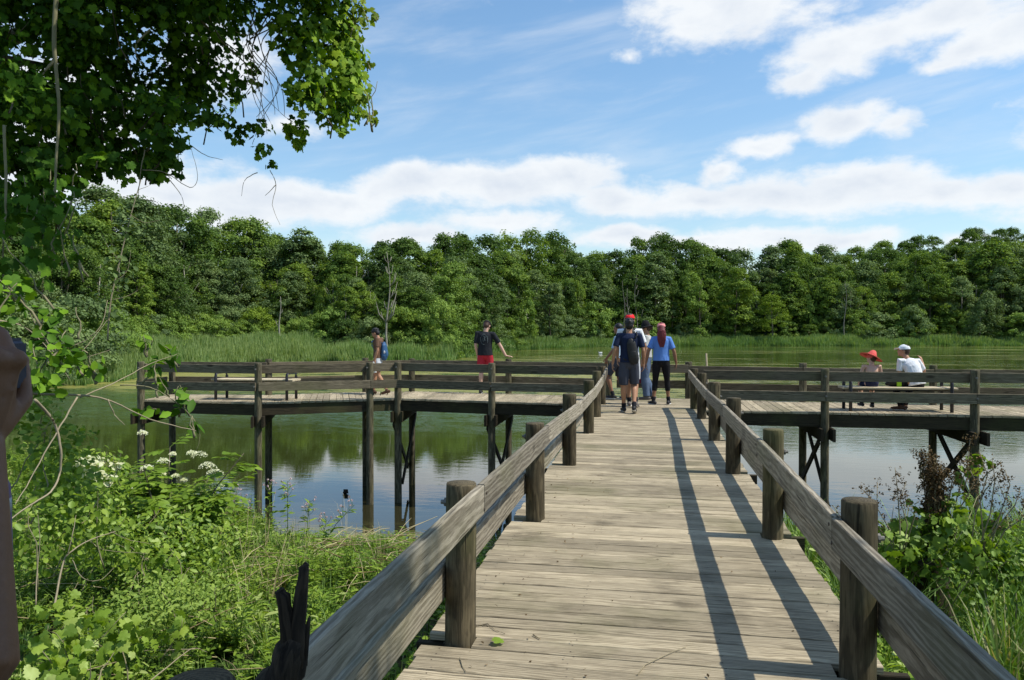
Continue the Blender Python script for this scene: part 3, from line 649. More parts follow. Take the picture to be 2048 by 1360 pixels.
one(585, 456, 38, 'tall', 'grey-green rounded poplar with a pale trunk, tallest beside the gap in the left skyline', 'palet', 1.7, 'poplar_tree', 'tree', 'palebark')
one(350, 404, 40, 'round', 'tall dark tree with a jagged top in the left skyline', 'tree', 1.1)
one(460, 428, 40, 'round', 'tall dark tree with two tops, right of the tallest left tree', 'tree', 1.1)
one(230, 378, 40, 'round', 'pale grey-green tree with the highest top on the left', 'palet', 1.1)
one(350, 520, 30, 'willow', 'bushy olive tree in front of the tall left trees', 'palet', 1.15)
one(1960, 578, 8, 'willow', 'rounded silvery willow at the water edge on the right', 'palet', 1.25, 'willow_tree')
one(1830, 610, 7, 'bush', 'rounded olive shrub beside the silvery willow on the right', 'palet', .9, 'shrub', 'shrub')
one(1745, 640, 6, 'bush', 'low rounded grey-green shrub above the right cattails', 'palet', 1.3, 'shrub', 'shrub')
one(2040, 625, 5, 'bush', 'wide shrub at the far right edge of the shore', 'bush', 1.2, 'shrub', 'shrub')
one(1590, 478, 36, 'tall', 'pointed dark tree standing above the right skyline', 'tree', 1.0)
one(1545, 585, 4, 'loose', 'small yellow-green tree at the foot of the right wood', 'yellow', 1.2)
one(880, 520, 16, 'round', 'bright green tree in the middle of the dark wood', 'bush', 1.0)
one(1100, 560, 5, 'tall', 'slim grey-green tree near the shore behind the group of walkers', 'palet', 1.3)
one(1310, 500, 10, 'tall', 'feathery grey-green tree behind the woman in blue', 'palet', 1.3)
one(1400, 540, 5, 'tall', 'slim bright tree at the water edge right of the walkers', 'bush', 1.2)
one(1470, 530, 7, 'tall', 'narrow leafy tree at the water edge left of the pointed tree', 'tree', 1.3)
one(880, 600, 5, 'bush', 'light green round shrub left of the man in the black shirt', 'bush', .7, 'shrub', 'shrub')
one(1050, 598, 6, 'bush', 'light green shrub right of the man in the black shirt', 'bush', .6, 'shrub', 'shrub')
for (u, v, ww, lb) in ((60, 600, 1.4, 'big olive shrub on the left shore beyond the vines'), (150, 590, 1.2, 'rounded dark olive shrub on the left shore'), (205, 605, 1.0, 'olive shrub beside the left cattails'), (-40, 560, 1.2, 'large leafy shrub at the left edge of the far shore'), (110, 640, 1.3, 'low grey-green shrub at the left shore edge')):
    one(u, v, 3 if v > 630 else 8, 'bush', lb, 'palet' if v != 605 else 'bush', ww, 'shrub', 'shrub')
# dead trees
def deadtree(u, vtop, ex, label, seed, br=16, lean=0):
    g = random.Random(seed); x, y, H = top_height(u, vtop, ex); mb = MB()
    pts = []; k = 9
    for i in range(k+1):
        q = i/k; pts.append(Vector((lean*q*H+math.sin(q*7+seed)*.02*H, 0, q*H)))
    mb.log(pts, [.17*(1-.85*i/k) for i in range(k+1)], 8, .08)
    for i in range(br):
        j = g.randint(3, k-1); p = pts[j]; a = g.uniform(-1, 1); L = g.uniform(.10, .24)*H*(1.2-j/k); s = g.choice((-1, 1))
        mb.log([p, p+Vector((s*L*.35, a*L*.3, L*.45)), p+Vector((s*L*.5, a*L*.4, L*1.1))], [.11*(1.2-j/k), .07*(1.2-j/k)+.015, .02], 5, .08)
    ob = mb.build('dead_tree', M['palebark'], None, True, (x, y, gz(x, y)-.2)); tag(ob, label, 'tree'); return ob
deadtree(776, 500, 5, 'bare white dead tree with forked branches on the shore left of the man in black', 3, 22)
deadtree(1247, 560, 4, 'slim bare white trunk, leftmost of the pale trunks behind the red cap', 4, 3)
deadtree(1256, 575, 4, 'slim bare pale trunk just right of the leftmost white trunk', 5, 3)
deadtree(1272, 548, 5, 'slim bare grey trunk, rightmost of the pale trunks behind the walkers', 6, 5)
deadtree(560, 590, 14, 'thin pale trunk in the dark gap left of the yellow-green shrub', 8, 3)
deadtree(1690, 560, 5, 'thin pale trunk in the shade behind the right cattails', 9, 4)
# ------------------------------------------------------------------ cattails (uncountable: one object per bed)
def reeds(name, label, u0, u1, width, n, hh, seed, off=0):
    g = np.random.default_rng(seed); a0, a1 = azu(u0), azu(u1)
    a = g.uniform(a0, a1, n); rs = lerp_tab(FAR, a)+1.2*np.sin(a*60)+.8*np.sin(a*151); wd = np.array([width(t) for t in a]) if callable(width) else width
    q = g.random(n)**1.25*wd; r = rs-1.5+q+off; x = np.sin(a)*r; y = np.cos(a)*r
    dens = .5+.5*np.sin(x*.35+1.7*np.sin(y*.21))*np.sin(y*.3+x*.1); keep = (g.random(n) < .28+.72*dens); x, y, q = x[keep], y[keep], q[keep]; K = len(x)
    z = np.maximum(ground(x, y), WATER-.15)
    H = hh*g.uniform(.7, 1.12, K)*(.84+.2*np.sin(x*.23)*np.sin(y*.19+2)+.1*np.sin(x*.9+y*.3))*np.clip(.35+q*.3+.25*np.sin(x*.8), .2, 1)
    w_ = .055+.0005*np.hypot(x, y)
    tv = np.array([(-.5, 0, 0), (.5, 0, 0), (.42, .1, .55), (-.42, .1, .55), (.1, .35, 1), (-.1, .35, 1)]); tf = np.array([(0, 1, 2, 3), (3, 2, 4, 5)])
    S = np.stack([w_, H*g.uniform(.1, .6, K), H], 1)
    V, F, T = scatter(tv, tf, np.stack([x, y, z], 1), rot_z(g.uniform(0, 6.28, K), .12), S, np.array([0, 0, .45, .45, .6, .6]), g.uniform(.0, .34, K)+.12*(np.sin(x*.11+y*.07)*np.sin(y*.16+1)+1)+(.12 if u0 < 0 else 0)*np.clip((-x-28)/10, 0, 1))
    ob = np_mesh(name, V, F, np.clip(T, 0, 1), M['reed']); tag(ob, label, 'cattails', None, 'stuff'); return ob
reeds('cattails', 'wide bed of tall green cattails on the left shore', -300, 760, lambda t: 25, 90000, 2.35, 1)
reeds('cattails', 'strip of dark green cattails along the middle of the far shore', 700, 1260, lambda t: 16, 34000, 2.5, 2)
reeds('cattails', 'strip of cattails along the right of the far shore', 1240, 2200, lambda t: 13, 42000, 2.6, 3)
# swan
def swan():
    mb = bmesh.new()
    return mb
# ================================================================== near vegetation
def weed_template(seed, h=.7, n=34, lw=.055, kind='lance', spread=.5, droop=.3, branch=5):
    """upright leafy weed: V,F,T (quads)"""
    g = np.random.default_rng(seed); parts = []
    stems = []
    for s in range(branch):
        a = g.uniform(0, 6.28); L = h*g.uniform(.55, 1); tip = np.array([math.cos(a)*spread*L*g.uniform(.1, .6), math.sin(a)*spread*L*g.uniform(.1, .6), L])
        pts = [np.array([0, 0, -.03]), tip*[.25, .25, .45], tip*[.6, .6, .75], tip]; stems.append((pts, L))
        v, f = tube_pts(pts, .004, .0015, 3); parts.append((v, f, np.full(len(v), .25)))
    P = []; N = []; S = []
    for i in range(n):
        pts, L = stems[i % branch]; t = g.uniform(.12, 1)*3; k = min(2, int(t)); p = pts[k]+(pts[k+1]-pts[k])*(t-k)
        a = g.uniform(0, 6.28); up = g.uniform(-.1, .7)-droop
        P.append(p); N.append((math.cos(a), math.sin(a), up)); S.append(lw*g.uniform(.6, 1.25)*(1.25-t/6))
    P = np.array(P); Dn = np.array(N); Dn /= np.linalg.norm(Dn, axis=1, keepdims=True)
    z = np.cross(Dn, np.cross([0, 0, 1.], Dn)); z /= np.linalg.norm(z, axis=1, keepdims=True); z += g.normal(size=z.shape)*.25
    x = np.cross(Dn, z); x /= np.linalg.norm(x, axis=1, keepdims=True); z = np.cross(x, Dn)
    Rm = np.stack([x, Dn, z], 2)
    tv, tf = (LANCE, LANCEF) if kind == 'lance' else (OVAL*[1.1, 1, 1], OVALF) if kind == 'oval' else (GRAPE*[1, 1, 1], GRAPEF)
    S = np.array(S)*(2.0 if kind == 'lance' else 1)
    v, f, t = scatter(tv, tf, P, Rm, S, None, g.uniform(.25, .85, len(P))); parts.append((v, f, t))
    return join(parts)
def tuft_template(seed, h=.5, n=26, w=.006, lean=.6):
    g = np.random.default_rng(seed); tv = np.array([(-.5, 0, 0), (.5, 0, 0), (.45, .18, .5), (-.45, .18, .5), (.25, .55, .85), (-.25, .55, .85), (0, .95, .95), (0, .95, .95)])
    tf = np.array([(0, 1, 2, 3), (3, 2, 4, 5), (5, 4, 6, 7)]); a = g.uniform(0, 6.28, n); P = np.stack([g.normal(size=n)*.03, g.normal(size=n)*.03, np.zeros(n)], 1)
    H = h*g.uniform(.5, 1.1, n); S = np.stack([np.full(n, w)*g.uniform(.7, 1.4, n), H*g.uniform(.2, lean, n), H], 1)
    return scatter(tv, tf, P, rot_z(a, .15), S, None, g.uniform(.2, .9, n))
def spread_tpl(tpls, P, smin, smax, g, tilt=.12):
    out = []; which = g.integers(0, len(tpls), len(P))
    for k, (tv, tf, tt) in enumerate(tpls):
        q = P[which == k]
        if not len(q): continue
        s = g.uniform(smin, smax, len(q)); pt = np.sin(q[:, 0]*1.9+1.3*np.sin(q[:, 1]*1.1))*np.sin(q[:, 1]*1.6+q[:, 0]*.6)
        v, f, t = scatter(tv, tf, q, rot_z(g.uniform(0, 6.28, len(q)), tilt), s*(1+.18*pt), tt, g.uniform(-.2, .2, len(q))+.17*pt)
        out.append((v, f, np.clip(t, 0, 1)))
    return join(out)
def bank_points(n, x0, x1, y0, y1, g, cond=None, maxin=.35):
    x = g.uniform(x0, x1, n); y = g.uniform(y0, y1, n); ys = lerp_tab(NEAR, x)+.35*np.sin(x*1.3)+.2*np.sin(x*3.1+1)
    k = (y < ys+maxin*g.random(n)); k &= ~((np.abs(x) < 1.12) & (g.random(n) < 1))
    if cond is not None: k &= cond(x, y)
    x, y = x[k], y[k]; bare = np.sin(x*1.3+2*np.sin(y*.7))*np.sin(y*1.15+x*.5+1) > .62; kk = ~(bare & (g.random(len(x)) < .8)); x, y = x[kk], y[kk]; return np.stack([x, y, ground(x, y)], 1)
g = np.random.default_rng(21)
inview_l = lambda x, y: (x < -.55) & (x > -1.12*y+.2-3.0) & (x < 0)
inview_r = lambda x, y: (x > 1.1) & (x < .62*y+1.5)
cov = [weed_template(i, .22, 26, .05, 'oval', .9, .2, 6) for i in range(4)]+[weed_template(9, .3, 24, .045, 'lance', .9, .2, 5)]
Pl = bank_points(11000, -17, -1.0, 2.6, 17.5, g, inview_l); Pr = bank_points(3600, 1.0, 12, 2.0, 17.5, g, inview_r); Pm = bank_points(700, -1.1, 1.2, 3, 14, g, None)
def stuff(name, label, parts, mat, cat='ground cover'):
    V, F, T = parts; ob = np_mesh(name, V, F, T, M[mat]); tag(ob, label, cat, None, 'stuff'); return ob
stuff('ground_cover', 'low leafy green ground cover on the left bank', spread_tpl(cov, Pl, .7, 1.5, g), 'herb')
stuff('ground_cover', 'low leafy green ground cover on the right bank', spread_tpl(cov, Pr, .7, 1.5, g), 'herb')
x = g.uniform(-1.12, 1.12, 500); y = g.uniform(4, 13.4, 500); k = np.abs(x) > .9; Pm = np.stack([x, y, ground(x, y)], 1)[k]
Pm2 = np.stack([g.uniform(-1.5, -1.08, 260), g.uniform(3, 13.5, 260), np.zeros(260)], 1); Pm2[:, 2] = ground(Pm2[:, 0], Pm2[:, 1])
Pm3 = np.stack([g.uniform(1.1, 1.6, 260), g.uniform(3, 13.5, 260), np.zeros(260)], 1); Pm3[:, 2] = ground(Pm3[:, 0], Pm3[:, 1])
stuff('ground_cover', 'shaded green plants growing along the edges of the walkway', spread_tpl([weed_template(5, .55, 40, .06, 'oval', .5, .2, 6)], np.concatenate([Pm, Pm2, Pm3]), .8, 1.5, g), 'herb')
# taller weeds
tall = [weed_template(30+i, .85, 60, .06, 'lance', .35, .15, 5) for i in range(4)]+[weed_template(40+i, .6, 44, .055, 'oval', .5, .2, 6) for i in range(3)]
def wl(x, y):
    d = lerp_tab(NEAR, x)-y
    return inview_l(x, y) & (NR.random(len(x)) < np.where(d < 3.5, .9, .45)) & ~((x > -5.2-.35*(y-9)) & (y > 9.0) & (NR.random(len(x)) < .97)) & ~((y < 5.4) & (x > -3.2) & (NR.random(len(x)) < .7))
stuff('tall_weeds', 'tangle of tall leafy green weeds on the left bank down to the water', spread_tpl(tall, bank_points(3000, -17, -1.2, 4.0, 17.5, g, wl, .1), .5, .98, g, .22), 'herb', 'weeds')
stuff('tall_weeds', 'leafy green weeds on the right bank beside the railing', spread_tpl(tall, bank_points(700, 1.15, 12, 3.0, 17.5, g, inview_r, .1), .5, .95, g, .22), 'herb', 'weeds')
gt = [tuft_template(60+i, .75, 34, .011, .9) for i in range(4)]; gs = [tuft_template(70+i, .35, 30, .007, .9) for i in range(3)]
stuff('long_grass', 'long arching bright green grass on the right bank', spread_tpl(gt, bank_points(620, 1.2, 8, 3.2, 13.5, g, lambda x, y: inview_r(x, y) & (x > 1.6)), .6, 1.25, g, .25), 'grass', 'grass')
stuff('long_grass', 'thin green grass between the weeds on the left bank', spread_tpl(gs, bank_points(2200, -14, -1.1, 3, 16.5, g, inview_l), .6, 1.2, g, .25), 'grass', 'grass')
# trampled straw near the water
def sticks(n, x0, x1, y0, y1, L0, L1, r, seed, zoff=.05):
    g = np.random.default_rng(seed); parts = []
    for i in range(n):
        x, y = g.uniform(x0, x1), g.uniform(y0, y1); a = g.uniform(0, 6.28); L = g.uniform(L0, L1); z = max(gz(x, y), WATER)+zoff+g.uniform(0, .22); dz = g.uniform(-.06, .28)*L
        p = np.array([x, y, z]); d = np.array([math.cos(a)*L, math.sin(a)*L, dz])
        v, f = tube_pts([p, p+d*.5+[0, 0, .03], p+d], r, r*.5, 4); parts.append((v, f, np.full(len(v), g.random())))
    return join(parts)
stuff('dead_straw', 'flattened dead reed straw near the water left of the walkway', sticks(200, -5.0, -1.3, 8.6, 12.6, .25, .9, .007, 4, .12), 'straw', 'straw')
gw = [tuft_template(90+i, 1.0, 12, .005, .5) for i in range(3)]
stuff('seed_grass', 'thin pale seed grass standing among the left bank weeds near the water', spread_tpl(gw, bank_points(120, -10, -1.5, 7, 16, g, lambda x, y: inview_l(x, y) & ~((x > -4.9) & (y > 9.6))), .6, 1.05, g, .3), 'straw', 'grass')
stuff('dead_straw', 'scattered dry stalks among the left bank weeds', sticks(420, -12, -1.3, 3.5, 12, .2, .9, .0045, 5, .12), 'straw', 'straw')
# small flowering weeds by the water (each its own plant)
def thistle(x, y, h, label, seed, lean=(0, 0), mat='pink'):
    g = np.random.default_rng(seed); z = gz(x, y); e = empty('flowering_weed', (x, y, z)); tag(e, label, 'weed', None)
    tip = np.array([lean[0], lean[1], h]); pts = [np.array([0, 0, -.05]), tip*[.2, .2, .35], tip*[.55, .55, .7], tip]
    v, f = tube_pts(pts, .008, .003, 5); parts = [(v, f, np.full(len(v), .45))]; fl = []
    n = int(46*h); P = []; Dn = []
    for i in range(n):
        t = g.uniform(.1, .95)*3; k = min(2, int(t)); p = pts[k]+(pts[k+1]-pts[k])*(t-k); a = g.uniform(0, 6.28); P.append(p); Dn.append((math.cos(a), math.sin(a), g.uniform(-.2, .6)))
    for i in range(9):
        a = g.uniform(0, 6.28); k = 2; p = pts[2]+(pts[3]-pts[2])*g.uniform(.1, 1); q = p+np.array([math.cos(a)*.09, math.sin(a)*.09, g.uniform(.05, .16)])
        v, f = tube_pts([p, (p+q)/2+[0, 0, -.01], q], .003, .002, 3); parts.append((v, f, np.full(len(v), .5)))
        K = 14; dd = g.normal(size=(K, 3)); v, f, t = scatter(LEAFQ, LEAFQF, np.repeat(q[None], K, 0)+dd*.006, rot_from(dd, g.uniform(0, 6.28, K)), np.full(K, .022)); fl.append((v, f, t))
    P = np.array(P); Dn = np.array(Dn); zz = np.array([[0, 0, 1.]])+g.normal(size=(n, 3))*.3; xx = np.cross(Dn, zz); xx /= np.linalg.norm(xx, axis=1, keepdims=True); Dn /= np.linalg.norm(Dn, axis=1, keepdims=True)
    v, f, t = scatter(LANCE, LANCEF, P, np.stack([xx, Dn, np.cross(xx, Dn)], 2), g.uniform(.09, .17, n), None, g.uniform(.3, .9, n)); parts.append((v, f, t))
    V, F, T = join(parts); np_mesh('stem_and_leaves', V, F, T, M['herb'], e)
    V, F, T = join(fl); np_mesh('flowers', V, F, T, M[mat], e); return e
def gat(u, v, d): p = atR(u, v, d); return p.x, p.y
for i, (u, vt, d, lean, lb) in enumerate(((575, 962, 12.2, (0, 0), 'tallest pink-flowered weed standing against the water on the left bank'), (535, 975, 12.4, (.05, 0), 'pink-flowered weed in front of the twin piles'), (610, 1000, 12.0, (.08, 0), 'bushy pale-flowered weed right of the tallest one'),
        (690, 1010, 11.4, (.55, .1), 'weed with its long flowering stem leaning right over the water'), (470, 985, 12.6, (0, 0), 'pale-flowered weed left of the twin piles'), (640, 1040, 11.6, (.1, 0), 'short pale-flowered weed at the water edge'), (500, 1010, 12.0, (-.1, 0), 'short flowering weed under the nearest pile'))):
    p = atR(u-(60 if lean[0] > .5 else 0), vt, d); h = max(.5, p.z-gz(p.x, p.y)); thistle(p.x, p.y, min(h, 1.5), lb, 80+i, lean)

# ------------------------------------------------------------------ elderberry bush with cream flower heads
def elder(x, y, h, rad):
    z = gz(x, y); e = empty('elderberry_bush', (x, y, z)); tag(e, 'tall leafy elderberry bush with flat cream flower heads on the left bank', 'bush'); g = np.random.default_rng(8)
    mb = MB(); ends = []
    for i in range(15):
        a = g.uniform(0, 6.28); L = h*g.uniform(.7, 1.05); rr = rad*g.uniform(.25, 1)
        pts = [Vector((0, 0, -.1)), Vector((math.cos(a)*rr*.25, math.sin(a)*rr*.25, L*.4)), Vector((math.cos(a)*rr*.65, math.sin(a)*rr*.65, L*.75)), Vector((math.cos(a)*rr, math.sin(a)*rr, L*.97))]
        mb.log(pts, [.016, .012, .008, .004], 6, .05); ends.append(pts)
    mb.build('stems', M['bark'], e, True)
    parts = []
    for pts in ends:
        for j in range(24):
            t = g.uniform(.6, 3); k = min(2, int(t)); p = np.array(pts[k].lerp(pts[k+1], t-k)); a = g.uniform(0, 6.28); d = np.array([math.cos(a), math.sin(a), g.uniform(-.1, .6)]); Lf = g.uniform(.16, .30)
            q = p+d*Lf+[0, 0, -.05]; v, f = tube_pts([p, (p+q)/2+[0, 0, .02], q], .003, .0015, 3); parts.append((v, f, np.full(len(v), .5)))
            P = []; Dn = []
            for s in range(7):
                tt = (1, .8, .8, .55, .55, .3, .3)[s]; P.append(p+(q-p)*tt); sd = 0 if s == 0 else (1 if s % 2 else -1); dr = d*.6+np.cross(d, [0, 0, 1])*sd; dr[2] -= .25; Dn.append(dr/np.linalg.norm(dr))
            P = np.array(P); Dn = np.array(Dn); zz = np.array([[0, 0, 1.]])+g.normal(size=(7, 3))*.25; xx = np.cross(Dn, zz); xx /= np.linalg.norm(xx, axis=1, keepdims=True)
            v, f, t = scatter(LANCE*[2.1, 1, 1], LANCEF, P, np.stack([xx, Dn, np.cross(xx, Dn)], 2), g.uniform(.09, .14, 7), None, g.uniform(.15, .75, 7)); parts.append((v, f, t))
    V, F, T = join(parts); np_mesh('leaves', V, F, T, M['herb'], e)
    o = Vector((x, y, z))
    for (u, v, s) in ((398, 903, 20), (415, 925, 20), (430, 938, 20), (432, 965, 18), (388, 990, 10), (327, 917, 14), (295, 930, 17), (368, 957, 8), (265, 970, 11), (352, 948, 10), (383, 902, 12), (345, 905, 8), (325, 945, 8), (285, 862, 12)):
        P0 = np.array(atR(u, v, math.hypot(x, y)+g.uniform(-.35, .3))-o); r0 = s/1560*9.2*.85
        K = 150; a = g.uniform(0, 6.28, K); rr = r0*np.sqrt(g.random(K)); Pp = P0+np.stack([np.cos(a)*rr, np.sin(a)*rr*.9, -.9*rr*rr/r0*.6+g.normal(size=K)*.006], 1)
        n = np.array([[.2, -.5, 1.]])+g.normal(size=(K, 3))*.35; v1, f1, t1 = scatter(LEAFQ-[0, .5, 0], LEAFQF, Pp, rot_from(n, g.uniform(0, 6.28, K)), g.uniform(.010, .018, K))
        ob = np_mesh('flower_head', v1, f1, t1, M['flower'], e)
    return e
p = atR(330, 1000, 9.3); elder(p.x, p.y, .18-gz(p.x, p.y), 1.05)
# ------------------------------------------------------------------ leafy shrub masses and vines on the left
def leaf_blob(name, label, blobs, n, size, mat, cat, seed, tpl='oval', stems=True, parent=None, hang=.3, kind=None, out=1.0, smat='vinewood', tint=(.1, .9)):
    """leaves gathered in ellipsoid clumps (centre, radii); stems run through the clumps"""
    g = np.random.default_rng(seed); W_ = np.array([r[0]*r[1]*r[2] for c, r in blobs])**.67; W_ /= W_.sum(); parts = []; cnt = np.maximum(4, (W_*n).astype(int))
    o = np.array(blobs[0][0]); e = empty(name, tuple(o)) if parent is None else parent
    if parent is None: tag(e, label, cat, None, kind)
    else: o = np.array(parent.location)
    tv, tf = {'oval': (OVAL*[1.15, 1, 1], OVALF), 'lance': (LANCE*[1.6, 1, 1], LANCEF), 'grape': (GRAPE, GRAPEF)}[tpl]
    for (c, r), k in zip(blobs, cnt):
        d = g.normal(size=(k, 3)); d /= np.linalg.norm(d, axis=1, keepdims=True); q = g.random((k, 1))**(1/(1.5+out)); P = np.array(c)-o+d*q*np.array(r)
        P += g.normal(size=(k, 3))*.12*min(r)
        n_ = d*.5+np.array([[.35, -.25, .55]])+g.normal(size=(k, 3))*.5; s = size*g.uniform(.55, 1.2, k)
        Rm = rot_from(n_, g.uniform(0, 6.28, k)) if tpl != 'grape' else rot_from(n_*[1, 1, .6], g.normal(size=k)*.9+math.pi)
        v, f, t = scatter(tv-[0, .4, 0], tf, P, Rm, s, None, g.uniform(*tint, k)); parts.append((v, f, t))
    V, F, T = join(parts); np_mesh('leaves', V, F, T, M[mat], e)
    if stems:
        rg = random.Random(seed); per = 2 if len(blobs) < 40 else 1
        for (c, r), k in list(zip(blobs, cnt))[:90]:
            for j in range(per):
                mb = MB()
                a = Vector(c)-Vector(o)+Vector((rg.uniform(-1, 1)*r[0], rg.uniform(-1, 1)*r[1], -r[2]*1.1)); b = Vector(c)-Vector(o)+Vector((rg.uniform(-1, 1)*r[0], rg.uniform(-1, 1)*r[1], r[2]*.8))
                pts = curve(a, b, 0, .05, 6, rg); mb.log(pts, [.006-.0007*q for q in range(7)], 5, .1); mb.build('stem', M[smat], e, True)
    return e
def B(u, v, d, ru, rv=None, rd=None):
    """clump seen at photo pixel u,v at distance d with pixel radii"""
    p = atR(u, v, d); k = d/1560; rv = rv or ru; return (tuple(p), (ru*k, (rd or max(ru, rv))*k, rv*k))
leaf_blob('bank_shrub', 'tangled leafy shrub rising on the left bank beside the raised arm', [B(110, 900, 6.4, 60, 70), B(150, 1010, 6.2, 70, 60), B(90, 1060, 6, 60, 80), B(60, 820, 6.6, 50, 60), B(200, 1080, 6.3, 60, 50), B(130, 960, 6.6, 60, 60)], 1500, .055, 'herb', 'shrub', 31, 'oval')
leaf_blob('bank_shrub', 'dense green shrub under the elderberry bush on the left bank', [B(230, 1100, 8.5, 70, 70), B(310, 1080, 8.3, 80, 60), B(400, 1080, 8.6, 70, 60), B(180, 1030, 8.6, 60, 60), B(350, 1130, 8.0, 80, 50), B(200, 940, 8.8, 55, 40), B(210, 1020, 9, 50, 50)], 3200, .07, 'herb', 'shrub', 32, 'lance')
leaf_blob('white_leaf_shrub', 'shrub sprays with pale whitish leaves left of the cream flower heads', [B(170, 935, 8.2, 22, 22), B(205, 960, 8.2, 24, 14), B(190, 925, 8.1, 25, 10), B(235, 930, 8.2, 10, 10)], 170, .055, 'flower', 'shrub', 33, 'oval', tint=(0, .3))
leaf_blob('ragweed_patch', 'patch of feathery yellow-green plants low on the left bank', [B(300, 1190, 6.6, 70, 40), B(360, 1210, 6.4, 70, 40), B(260, 1230, 6.3, 70, 35), B(420, 1180, 6.8, 60, 30)], 2200, .045, 'bush', 'weeds', 34, 'lance')
leaf_blob('grapevine', 'large lobed vine leaves sprawling at the bottom left of the bank', [B(120, 1250, 5.2, 60, 50), B(190, 1270, 5, 70, 40), B(90, 1330, 4.8, 60, 50), B(250, 1300, 5, 50, 50), B(170, 1340, 4.6, 60, 40), B(330, 1130, 6.8, 40, 40), B(290, 1110, 6.9, 40, 30), B(350, 1275, 5, 30, 40)], 330, .062, 'herb', 'vine', 35, 'grape', tint=(.2, 1))
# hanging vine leaves in the left edge column
leaf_blob('grapevine', 'vine leaves hanging down the left edge below the tree', [B(60, 440, 4.6, 60, 60), B(120, 470, 4.5, 40, 70), B(40, 540, 4.4, 60, 60), B(10, 480, 4.6, 60, 90), B(140, 500, 4.3, 18, 40), B(90, 410, 4.8, 60, 50), B(100, 360, 4.9, 60, 40)], 200, .062, 'vine', 'vine', 36, 'grape', tint=(.1, .7))
leaf_blob('grapevine', 'vine leaves around the raised hand at the left edge', [B(105, 690, 3.6, 30, 30), B(90, 740, 3.6, 35, 50), B(150, 720, 3.7, 40, 25), B(190, 745, 3.7, 18, 18), B(20, 600, 3.8, 50, 40), B(110, 640, 3.9, 30, 30)], 170, .06, 'vine', 'vine', 37, 'oval', tint=(.3, 1))
leaf_blob('vine_spray', 'drooping green leaf spray in front of the end of the left pier', [B(292, 690, 4.4, 12, 20), B(308, 740, 4.4, 20, 22), B(320, 770, 4.4, 12, 20), B(350, 720, 4.4, 12, 12), B(362, 800, 4.3, 14, 30), B(390, 850, 4.3, 8, 20), B(310, 825, 4.3, 40, 10), B(345, 700, 4.4, 20, 8)], 75, .085, 'vine', 'vine', 38, 'lance', tint=(.3, .9))
# bare branches across the left
def branch(name, label, paths, mat='twig', cat='branch', r=.007, split=False):
    e0 = None; mb = MB(); o0 = atR(*paths[0][1])
    if split: e0 = empty(name, tuple(o0)); tag(e0, label, cat)
    rg = random.Random(len(label)+len(paths))
    for k, pp in enumerate(paths):
        rr = pp[0]; P = [atR(u, v, d) for u, v, d in pp[1:]]
        # smooth the path
        Q = []
        for i in range(len(P)-1):
            p0 = P[max(i-1, 0)]; p1 = P[i]; p2 = P[i+1]; p3 = P[min(i+2, len(P)-1)]
            for j in range(5):
                t = j/5; Q.append(.5*((2*p1)+(p2-p0)*t+(2*p0-5*p1+4*p2-p3)*t*t+(3*p1-p0-3*p2+p3)*t*t*t))
        Q.append(P[-1]); n = len(Q); Q = [q+Vector([rg.uniform(-1, 1)*.0015 for _ in range(3)]) for q in Q]
        if split: MB().log([q-o0 for q in Q], [rr*(1-.65*i/(n-1)) for i in range(n)], 6, .08).build('twig', M[mat], e0, True); continue
        mb.log(Q, [.62*rr*(1-.65*i/(n-1)) for i in range(n)], 6, .08)
    if split: return e0
    ob = mb.build(name, M[mat], None, True); tag(ob, label, cat); return ob
branch('bare_branch', 'long bare vine branch reaching right across the left pier', [(.009, (-60, 780, 3.6), (80, 788, 3.7), (200, 795, 3.8), (300, 838, 3.9), (392, 862, 4.0)), (.005, (215, 798, 3.8), (230, 830, 3.8), (250, 850, 3.8)), (.005, (160, 795, 3.8), (240, 760, 4.0), (300, 728, 4.2), (355, 708, 4.3))])
branch('bare_branch', 'thin green stem arching down in front of the left pier', [(.005, (240, 770, 4.3), (300, 775, 4.3), (345, 800, 4.3), (385, 835, 4.3), (400, 870, 4.3), (393, 900, 4.3))], 'vinewood')
branch('bare_branch', 'curved bare branch looping below the raised hand', [(.010, (70, 800, 3.4), (105, 840, 3.5), (122, 900, 3.5), (118, 950, 3.5), (100, 985, 3.4), (60, 1010, 3.3), (20, 1040, 3.2)), (.006, (155, 795, 3.6), (110, 870, 3.5), (60, 960, 3.4), (30, 1010, 3.3))])
branch('bare_branch', 'forked pale dead branch standing in the left bank weeds', [(.011, (108, 1215, 5.3), (125, 1130, 5.5), (140, 1105, 5.5), (180, 1080, 5.6), (231, 1063, 5.7)), (.006, (135, 1110, 5.5), (145, 1070, 5.5), (152, 1030, 5.6)), (.004, (180, 1080, 5.6), (210, 1100, 5.6), (295, 1107, 5.8)), (.004, (225, 1065, 5.7), (260, 1080, 5.8), (305, 1088, 5.9)), (.004, (145, 1120, 5.5), (165, 1155, 5.4), (200, 1160, 5.4), (228, 1135, 5.5))])
branch('bare_branch', 'slim upright twig beside the arm at the left edge', [(.006, (72, 1210, 5.0), (75, 1130, 5.1), (80, 1080, 5.1), (75, 1030, 5.1))])
branch('bare_branch', 'leaning dry stick near the bottom of the left bank', [(.007, (300, 1362, 4.6), (340, 1330, 4.8), (385, 1297, 5.0), (415, 1305, 5.1)), (.005, (390, 1298, 5.0), (345, 1300, 5.0), (270, 1302, 5.0))])
